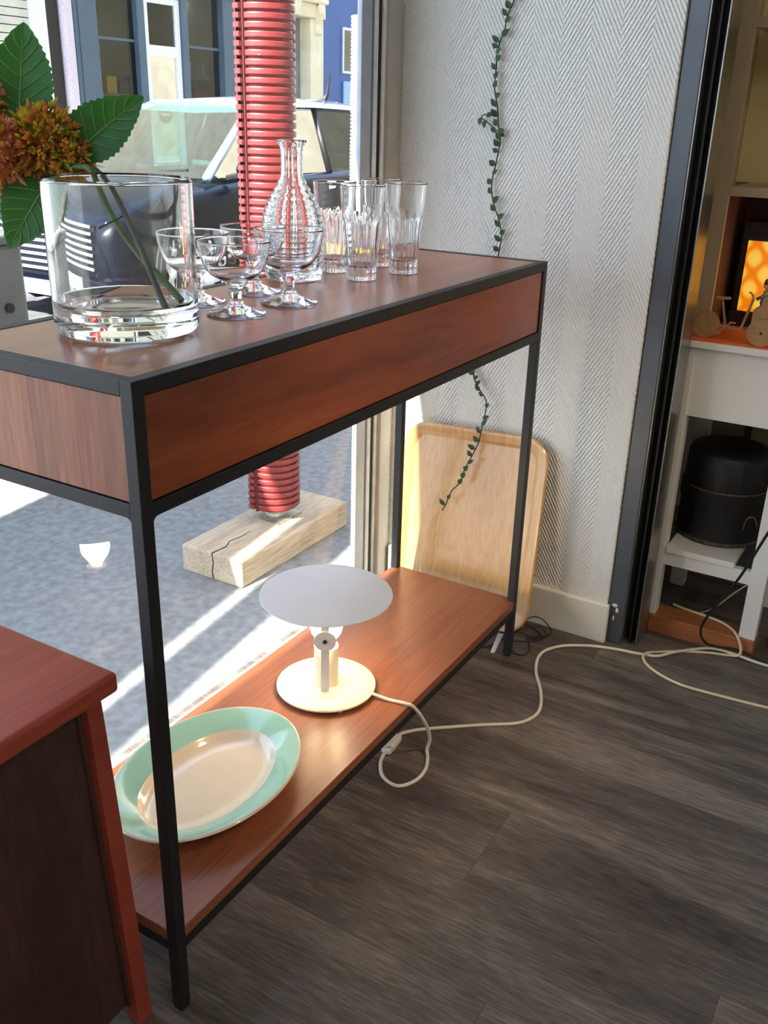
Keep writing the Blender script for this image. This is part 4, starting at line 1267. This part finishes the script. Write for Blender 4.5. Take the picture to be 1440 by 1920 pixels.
# ------------------------------------------------------------------ cars
def car(name, label, x0, y0, sgn, body, roofm, big=True):
    """front at x0, near flank at y0; sgn=+1: tail towards +x"""
    t = thing(name, (x0+sgn*2.1, y0+0.88, RZ), label, 'car')
    cyy = y0+0.88
    def W(p):
        return Vector((x0+sgn*p[0], cyy+p[1], RZ+p[2]))
    st = [(0.00, .30, .58, .62, .50), (0.03, .24, .66, .70, .66), (0.12, .20, .74, .79, .76), (0.35, .19, .83, .89, .83), (0.70, .19, .90, .96, .865), (1.05, .19, .95, 1.01, .88), (1.5, .19, .97, 1.02, .88), (2.4, .19, .99, 1.03, .88), (3.3, .2, 1.0, 1.04, .87), (3.9, .22, 1.0, 1.04, .85), (4.15, .28, .96, 1.0, .80), (4.22, .36, .84, .90, .72)]
    rings = []
    for X, zl, zs, zt, hw in st:
        half = [(0, zl), (hw*.8, zl), (hw*.95, zl+.06), (hw*.995, zl+.16), (hw, (zl+zs)/2), (hw*.99, zs-.08), (hw*.955, zs-.02), (hw*.9, zs+.005), (hw*.55, zt-.012), (0, zt)]
        ring = [W((X, -a, z)) for a, z in half]+[W((X, a, z)) for a, z in reversed(half[1:-1])]
        rings.append(ring)
    o = obj('body', MB().rings(rings), body, t, True, auto=50)
    # cabin
    hb_, hr_ = .775, .585
    A0, A1 = (1.00, hb_, 1.0), (1.78, hr_, 1.50)
    R0, R1 = (4.05, hb_-.04, 1.02), (3.72, hr_-.02, 1.50)
    rr_ = []
    for X, e, zc in ((1.74, 1.478, 1.495), (1.86, 1.515, 1.555), (2.6, 1.525, 1.60), (3.4, 1.51, 1.585), (3.70, 1.485, 1.54), (3.80, 1.46, 1.50)):
        k = hr_
        up = [(-k-.035, e-.012), (-k*.9, e+.028), (-k*.5, zc-.008), (0, zc), (k*.5, zc-.008), (k*.9, e+.028), (k+.035, e-.012)]
        lo = [(k*.9, e-.018), (0, zc-.05), (-k*.9, e-.018)]
        rr_.append([W((X, a, z)) for a, z in up+lo])
    obj('roof', MB().rings(rr_), roofm, t, True, auto=60)
    for s in (-1, 1):
        obj('pillar', MB().tube([W((A0[0], s*A0[1], A0[2])), W((A1[0], s*A1[1], A1[2]))], 0.035, 8), roofm if big else body, t, True)
        obj('pillar', MB().tube([W((2.62, s*hb_, 1.0)), W((2.66, s*hr_, 1.5))], 0.03, 8), 'dark_trim', t, True)
        obj('pillar', MB().tube([W((R0[0], s*R0[1], R0[2])), W((R1[0], s*R1[1], R1[2]))], 0.06, 8), body, t, True)
        obj('pillar', MB().tube([W((3.45, s*hb_, 1.0)), W((3.35, s*hr_, 1.5))], 0.022, 8), 'dark_trim', t, True)
        def pane(a, b, c, d, nm):
            q = [W((p[0], s*p[1], p[2])) for p in (a, b, c, d)]
            obj(nm, MB().add(q, [(0, 1, 2, 3)]), 'car_glass', t)
        pane((1.04, hb_, 1.0), (2.62, hb_, 1.0), (2.66, hr_, 1.5), (1.80, hr_, 1.5), 'side_window')
        pane((2.64, hb_, 1.0), (3.98, hb_-.03, 1.02), (3.70, hr_, 1.5), (2.68, hr_, 1.5), 'side_window')
    obj('windscreen', MB().add([W((1.0, -hb_, 1.0)), W((.93, 0, 1.0)), W((1.0, hb_, 1.0)), W((1.78, hr_, 1.5)), W((1.72, 0, 1.53)), W((1.78, -hr_, 1.5))], [(0, 1, 4, 5), (1, 2, 3, 4)]), 'car_screen', t, True)
    obj('rear_window', MB().add([W((4.05, -hb_+.04, 1.02)), W((4.05, hb_-.04, 1.02)), W((3.72, hr_, 1.5)), W((3.72, -hr_, 1.5))], [(0, 1, 2, 3)]), 'car_glass', t)
    obj('dashboard', MB().hexa([W((1.05, -.7, .85)), W((1.05, .7, .85)), W((1.6, .7, .85)), W((1.6, -.7, .85))], [W((1.05, -.7, .98)), W((1.05, .7, .98)), W((1.55, .7, 1.02)), W((1.55, -.7, 1.02))]), 'dark_trim', t)
    for s in (-1, 1):
        for X in (2.15, 3.1):
            o = obj('seat', MB().hexa([W((X, s*.36-.24, .5)), W((X, s*.36+.24, .5)), W((X+.14, s*.36+.24, .5)), W((X+.14, s*.36-.24, .5))], [W((X+.14, s*.36-.2, 1.12)), W((X+.14, s*.36+.2, 1.12)), W((X+.24, s*.36+.2, 1.12)), W((X+.24, s*.36-.2, 1.12))]), 'seat', t, bevel=0.03)
            obj('headrest', MB().sphere(W((X+.22, s*.36, 1.24)), 0.13, 12, 8, (.5, .85, .7)), 'seat', o, True)
        # wheels
        for X in (0.84, 3.42):
            c = W((X, s*0.80, .315))
            prt = [(0.20, -.10), (.29, -.10), (.313, -.07), (.315, 0), (.313, .07), (.29, .10), (.20, .10)]
            Mx = Matrix.Translation(c) @ Matrix.Rotation(PI/2, 4, 'X')
            w = obj('wheel', MB().lathe(prt, 36, closed=True).xform(Mx), 'tyre', t, True, auto=50)
            m = MB().lathe([(.19, -.06), (.215, -.09), (.215, .09), (.19, .06)], 36, closed=True)
            for k in range(5):
                a = 2*PI*k/5
                d = Vector((math.cos(a), math.sin(a), 0)); q = Vector((-d.y, d.x, 0))
                m.hexa([d*.03-q*.05+Vector((0, 0, -.09)), d*.03+q*.05+Vector((0, 0, -.09)), d*.03+q*.05+Vector((0, 0, .09)), d*.03-q*.05+Vector((0, 0, .09))], [d*.2-q*.035+Vector((0, 0, -.085)), d*.2+q*.035+Vector((0, 0, -.085)), d*.2+q*.035+Vector((0, 0, .085)), d*.2-q*.035+Vector((0, 0, .085))])
            m.lathe([(0, -.095), (.06, -.095), (.06, .095), (0, .095)], 20)
            obj('rim', m.xform(Mx), 'chrome', w)
            obj('wheel_arch', MB().lathe([(.30, -.012), (.355, -.012), (.355, .012), (.30, .012)], 40, closed=True).xform(Matrix.Translation(W((X, s*.868, .315))) @ Matrix.Rotation(PI/2, 4, 'X')), 'dark_trim', t)
        obj('headlight', MB().sphere(W((.20, s*.60, .68)), .16, 14, 10, (.85, .9, .5)), 'headlight', t, True)
        obj('indicator', MB().sphere(W((.10, s*.52, .48)), .06, 12, 8, (.5, 1, .7)), 'amber', t, True)
        mm = obj('mirror', MB().sphere(W((1.25, s*.96, 1.06)), .11, 14, 10, (.5, .9, .75)), body, t, True)
        obj('mirror_arm', MB().tube([W((1.20, s*.80, 1.0)), W((1.24, s*.92, 1.03))], .022, 6), 'dark_trim', mm)
        obj('door_handle', MB().tube([W((2.35, s*.89, .90)), W((2.55, s*.89, .90))], .014, 6), 'chrome', t)
        obj('door_gap', MB().tube([W((2.60, s*.872, .35)), W((2.62, s*.884, .60)), W((2.62, s*.868, .95))], .006, 5), 'dark_trim', t)
        obj('wiper', MB().tube([W((.99, s*.1, 1.01)), W((1.05, s*.55, 1.05))], .012, 6), 'dark_trim', t)
    gm = MB()
    obj('grille_recess', MB().hexa([W((.0, -.50, .36)), W((.0, .50, .36)), W((.06, .50, .36)), W((.06, -.50, .36))], [W((.02, -.50, .70)), W((.02, .50, .70)), W((.08, .50, .70)), W((.08, -.50, .70))]), 'dark_trim', t)
    for k in range(7):
        z = .40+k*.048
        obj('grille_bar', MB().hexa([W((-.035, -.49, z)), W((-.035, .49, z)), W((.03, .49, z)), W((.03, -.49, z))], [W((-.03, -.49, z+.02)), W((-.03, .49, z+.02)), W((.03, .49, z+.02)), W((.03, -.49, z+.02))]), 'chrome', t)
    obj('bumper', MB().hexa([W((-.04, -.68, .22)), W((-.04, .68, .22)), W((.12, .80, .22)), W((.12, -.80, .22))], [W((-.045, -.68, .34)), W((-.045, .68, .34)), W((.12, .80, .34)), W((.12, -.80, .34))]), body, t, bevel=0.015)
    obj('number_plate', MB().hexa([W((-.062, -.26, .23)), W((-.062, .26, .23)), W((-.046, .26, .23)), W((-.046, -.26, .23))], [W((-.062, -.26, .33)), W((-.062, .26, .33)), W((-.046, .26, .33)), W((-.046, -.26, .33))]), 'plate', t)
    if big:
        obj('aerial', MB().tube([W((3.3, -.25, 1.57)), W((3.35, -.25, 1.63)), W((3.40, -.25, 1.82))], [.03, .018, .006], 6), 'dark_trim', t, True)
    return t
car('parked_car', 'dark car with chrome grille and sky sheen painted on its roof, parked across the pavement', 3.86, 4.0, 1, 'black_paint', 'sky_sheen_paint')
car('parked_car', 'second dark car on the far side of the street, behind the flowers', 8.0, 7.25, -1, 'black_paint', 'black_paint', False)

# ------------------------------------------------------------------ shops opposite
FY = 11.0
def part_box(t, name, mat, x0, x1, z0, z1, y0=0.0, y1=0.25, bevel=0.0):
    return obj(name, B(x0, x1, FY+y0, FY+y1, z0, z1), mat, t, bevel=bevel)
GZ = RZ+0.1
s1 = thing('shutter_shop', (8, FY, GZ), 'shop opposite with pale slatted shutter and white and black posts', 'building')
for i in range(34):
    part_box(s1, 'slat', 'shutter', 5.0, 9.28, 0.2+i*0.107, 0.2+i*0.107+0.094, 0.05, 0.10)
part_box(s1, 'shutter_back', 'black_post', 5.0, 9.28, GZ, 4.2, 0.10, 0.2)
part_box(s1, 'post', 'door_white', 9.28, 9.50, GZ, 4.2, -0.05, 0.2)
part_box(s1, 'post', 'black_post', 9.52, 9.74, GZ, 4.2, -0.02, 0.2)
part_box(s1, 'drainpipe', 'mauve', 9.76, 9.96, GZ, 4.2, -0.10, 0.2, 0.05)
part_box(s1, 'base', 'stone', 5.0, 9.28, GZ, 0.2, 0.0, 0.2)
part_box(s1, 'upper_wall', 'stone', 4.0, 9.96, 4.2, 13.0, 0.0, 0.4)

for _i, _c in enumerate((lin(150, 60, 60), lin(190, 160, 60), lin(60, 90, 70), lin(120, 120, 130), lin(90, 60, 90), lin(210, 200, 180))):
    MAT['goods%d' % _i] = paint('shelf_goods', _c, 0.6)
s2 = thing('slate_blue_shop', (11.5, FY, GZ), 'slate blue shopfront opposite with white framed glass door', 'building')
part_box(s2, 'pilaster', 'slate_blue', 9.97, 10.42, GZ, 3.1, -0.08, 0.2, 0.01)
part_box(s2, 'pilaster_panel', 'slate_blue', 10.05, 10.34, 0.4, 2.9, -0.10, -0.08, 0.01)
part_box(s2, 'stallriser', 'slate_blue', 10.42, 11.30, GZ, 0.6, 0.0, 0.2)
part_box(s2, 'window_post', 'slate_blue', 11.28, 11.44, GZ, 3.1, -0.05, 0.2, 0.01)
part_box(s2, 'window_post', 'slate_blue', 12.30, 12.44, GZ, 3.1, -0.05, 0.2, 0.01)
part_box(s2, 'stallriser', 'slate_blue', 12.44, 13.30, GZ, 0.6, 0.0, 0.2)
part_box(s2, 'pilaster', 'slate_blue', 13.30, 13.60, GZ, 3.1, -0.08, 0.2, 0.01)
sb2 = part_box(s2, 'sign_band', 'slate_blue', 9.97, 13.60, 3.1, 3.75, -0.12, 0.2, 0.01)
for a, b in ((10.42, 11.28), (12.44, 13.30)):
    w = part_box(s2, 'window', 'slate_blue', a, b, 2.27, 2.31, 0.02, 0.08)
    obj('pane', MB().add([(a, FY+.05, .6), (b, FY+.05, .6), (b, FY+.05, 2.27), (a, FY+.05, 2.27)], [(0, 1, 2, 3)]), 'shop_glass', w)
    obj('pane', MB().add([(a, FY+.05, 2.31), (b, FY+.05, 2.31), (b, FY+.05, 3.1), (a, FY+.05, 3.1)], [(0, 1, 2, 3)]), 'shop_glass', w)
dr = obj('door', MB().box(11.45, 11.56, FY, FY+.07, GZ, 2.95).box(12.18, 12.29, FY, FY+.07, GZ, 2.95).box(11.56, 12.18, FY, FY+.07, 2.86, 2.95).box(11.56, 12.18, FY, FY+.07, 2.10, 2.26).box(11.56, 12.18, FY, FY+.07, GZ, .2), 'door_white', s2)
obj('pane', MB().add([(11.56, FY+.03, .2), (12.18, FY+.03, .2), (12.18, FY+.03, 2.10), (11.56, FY+.03, 2.10)], [(0, 1, 2, 3)]), 'shop_glass', dr)
obj('pane', MB().add([(11.56, FY+.03, 2.26), (12.18, FY+.03, 2.26), (12.18, FY+.03, 2.86), (11.56, FY+.03, 2.86)], [(0, 1, 2, 3)]), 'shop_glass', dr)
obj('sticker', MB().prism([(11.86+.15*math.cos(2*PI*i/24), 1.27+.17*math.sin(2*PI*i/24)) for i in range(24)], 'y', FY+.015, FY+.022), 'black_post', dr)
obj('sticker_text', MB().box(11.76, 11.96, FY+.010, FY+.014, 1.29, 1.33).box(11.76, 11.96, FY+.010, FY+.014, 1.22, 1.25), 'door_white', dr)
part_box(s2, 'shop_interior', 'shop_dim', 9.97, 13.6, GZ, 3.4, 2.2, 2.3)
part_box(s2, 'shop_side_wall', 'shop_dim', 13.50, 13.58, GZ, 3.4, 0.25, 2.2)
part_box(s2, 'shop_side_wall', 'shop_dim', 9.98, 10.05, GZ, 3.4, 0.25, 2.2)
for row in range(4):
    for k in range(5):
        part_box(s2, 'goods', 'goods%d' % ((row*3+k*2) % 6), 13.25, 13.48, 0.5+row*0.45, 0.75+row*0.45, 0.4+k*0.28, 0.6+k*0.28)
    part_box(s2, 'display_shelf', 'shop_dim', 13.2, 13.5, 0.46+row*0.45, 0.5+row*0.45, 0.3, 1.9)
part_box(s2, 'shop_ceiling', 'shop_dim', 9.97, 13.6, 3.4, 3.45, 0.25, 2.2)
part_box(s2, 'shop_floor', 'shop_dim', 9.97, 13.6, GZ-.02, GZ, 0.25, 2.2)
rs = random.Random(4)
for row in range(3):
    for k in range(12):
        x = 10.2+k*0.29
        z = 0.55+row*0.5
        part_box(s2, 'goods', 'goods%d' % rs.randrange(6), x, x+rs.uniform(.14, .26), z, z+rs.uniform(.2, .4), 1.7, 1.95)
    part_box(s2, 'display_shelf', 'shop_dim', 10.1, 13.5, 0.51+row*0.5, 0.55+row*0.5, 1.65, 2.0)
MAT['strip_light'] = emit('ceiling_tube', (1, 1, .95, 1), 3.0)
for x in (10.6, 11.5, 12.4, 13.1):
    part_box(s2, 'ceiling_tube', 'strip_light', x, x+0.4, 3.0, 3.05, 0.9, 1.0)
part_box(s2, 'upper_wall', 'stone', 9.97, 13.6, 3.75, 13.0, 0.0, 0.4)

s3 = thing('stone_doorway', (15, FY, GZ), 'cream stone house entrance opposite with grey double door', 'building')
part_box(s3, 'wall', 'stone', 13.6, 14.05, GZ, 4.2, 0.0, 0.4)
part_box(s3, 'pilaster', 'stone', 13.95, 14.25, GZ, 3.0, -0.14, 0.3, 0.02)
part_box(s3, 'pilaster', 'stone', 15.82, 16.26, GZ, 3.0, -0.14, 0.3, 0.02)
part_box(s3, 'lintel', 'stone', 13.90, 16.28, 3.0, 3.25, -0.18, 0.3, 0.02)
part_box(s3, 'cornice', 'stone', 13.85, 16.28, 3.25, 3.38, -0.26, 0.3, 0.03)
obj('scroll_bracket', MB().prism([(FY-.02, 3.0), (FY-.24, 3.25), (FY-.24, 3.1), (FY-.16, 2.9), (FY-.18, 2.75), (FY-.12, 2.7)], 'x', 15.95, 16.15), 'stone', s3)
obj('keystone', MB().prism([(14.85, 3.0), (15.25, 3.0), (15.35, 3.42), (14.75, 3.42)], 'y', FY-.30, FY-.18), 'stone', s3)
for a, b in ((14.25, 15.02), (15.04, 15.82)):
    d = part_box(s3, 'door', 'door_grey', a, b, GZ, 2.99, 0.12, 0.18)
    for z0, z1 in ((0.2, 0.9), (1.0, 2.05)):
        obj('door_panel', B(a+.12, b-.12, FY+.095, FY+.12, z0, z1), 'door_grey', d, bevel=0.015)
    obj('pane', B(a+.2, b-.2, FY+.105, FY+.12, 2.2, 2.75), 'shop_dim', d)
    for k in range(3):
        obj('grille_bar', B(a+.25+k*.14, a+.27+k*.14, FY+.09, FY+.105, 2.2, 2.75), 'black_post', d)
part_box(s3, 'upper_wall', 'stone', 13.6, 16.3, 4.2, 13.0, 0.0, 0.4)
part_box(s3, 'wall', 'stone', 14.05, 16.3, 3.38, 4.2, 0.0, 0.4)

s4 = thing('deep_blue_shop', (18, FY, GZ), 'deep blue shopfront opposite, at the far edge of the window', 'building')
part_box(s4, 'pilaster', 'deep_blue', 16.3, 16.85, GZ, 4.0, -0.10, 0.2, 0.01)
part_box(s4, 'panel', 'deep_blue', 16.85, 18.6, GZ, 4.0, 0.0, 0.2)
part_box(s4, 'notice_panel', 'pale_blue', 17.15, 17.75, 0.2, 1.95, -0.04, 0.0, 0.01)
part_box(s4, 'notice', 'stone', 17.35, 17.55, 1.45, 1.75, -0.05, -0.041)
wdw = part_box(s4, 'window', 'door_white', 17.12, 17.85, 2.1, 2.95, -0.03, 0.0)
obj('pane', B(17.17, 17.80, FY-.04, FY-.031, 2.15, 2.90), 'shop_dim', wdw)
part_box(s4, 'shopfront', 'deep_blue', 18.6, 28.0, GZ, 4.0, -0.05, 0.2)
part_box(s4, 'upper_wall', 'stone', 16.3, 28.0, 4.0, 13.0, 0.0, 0.4)
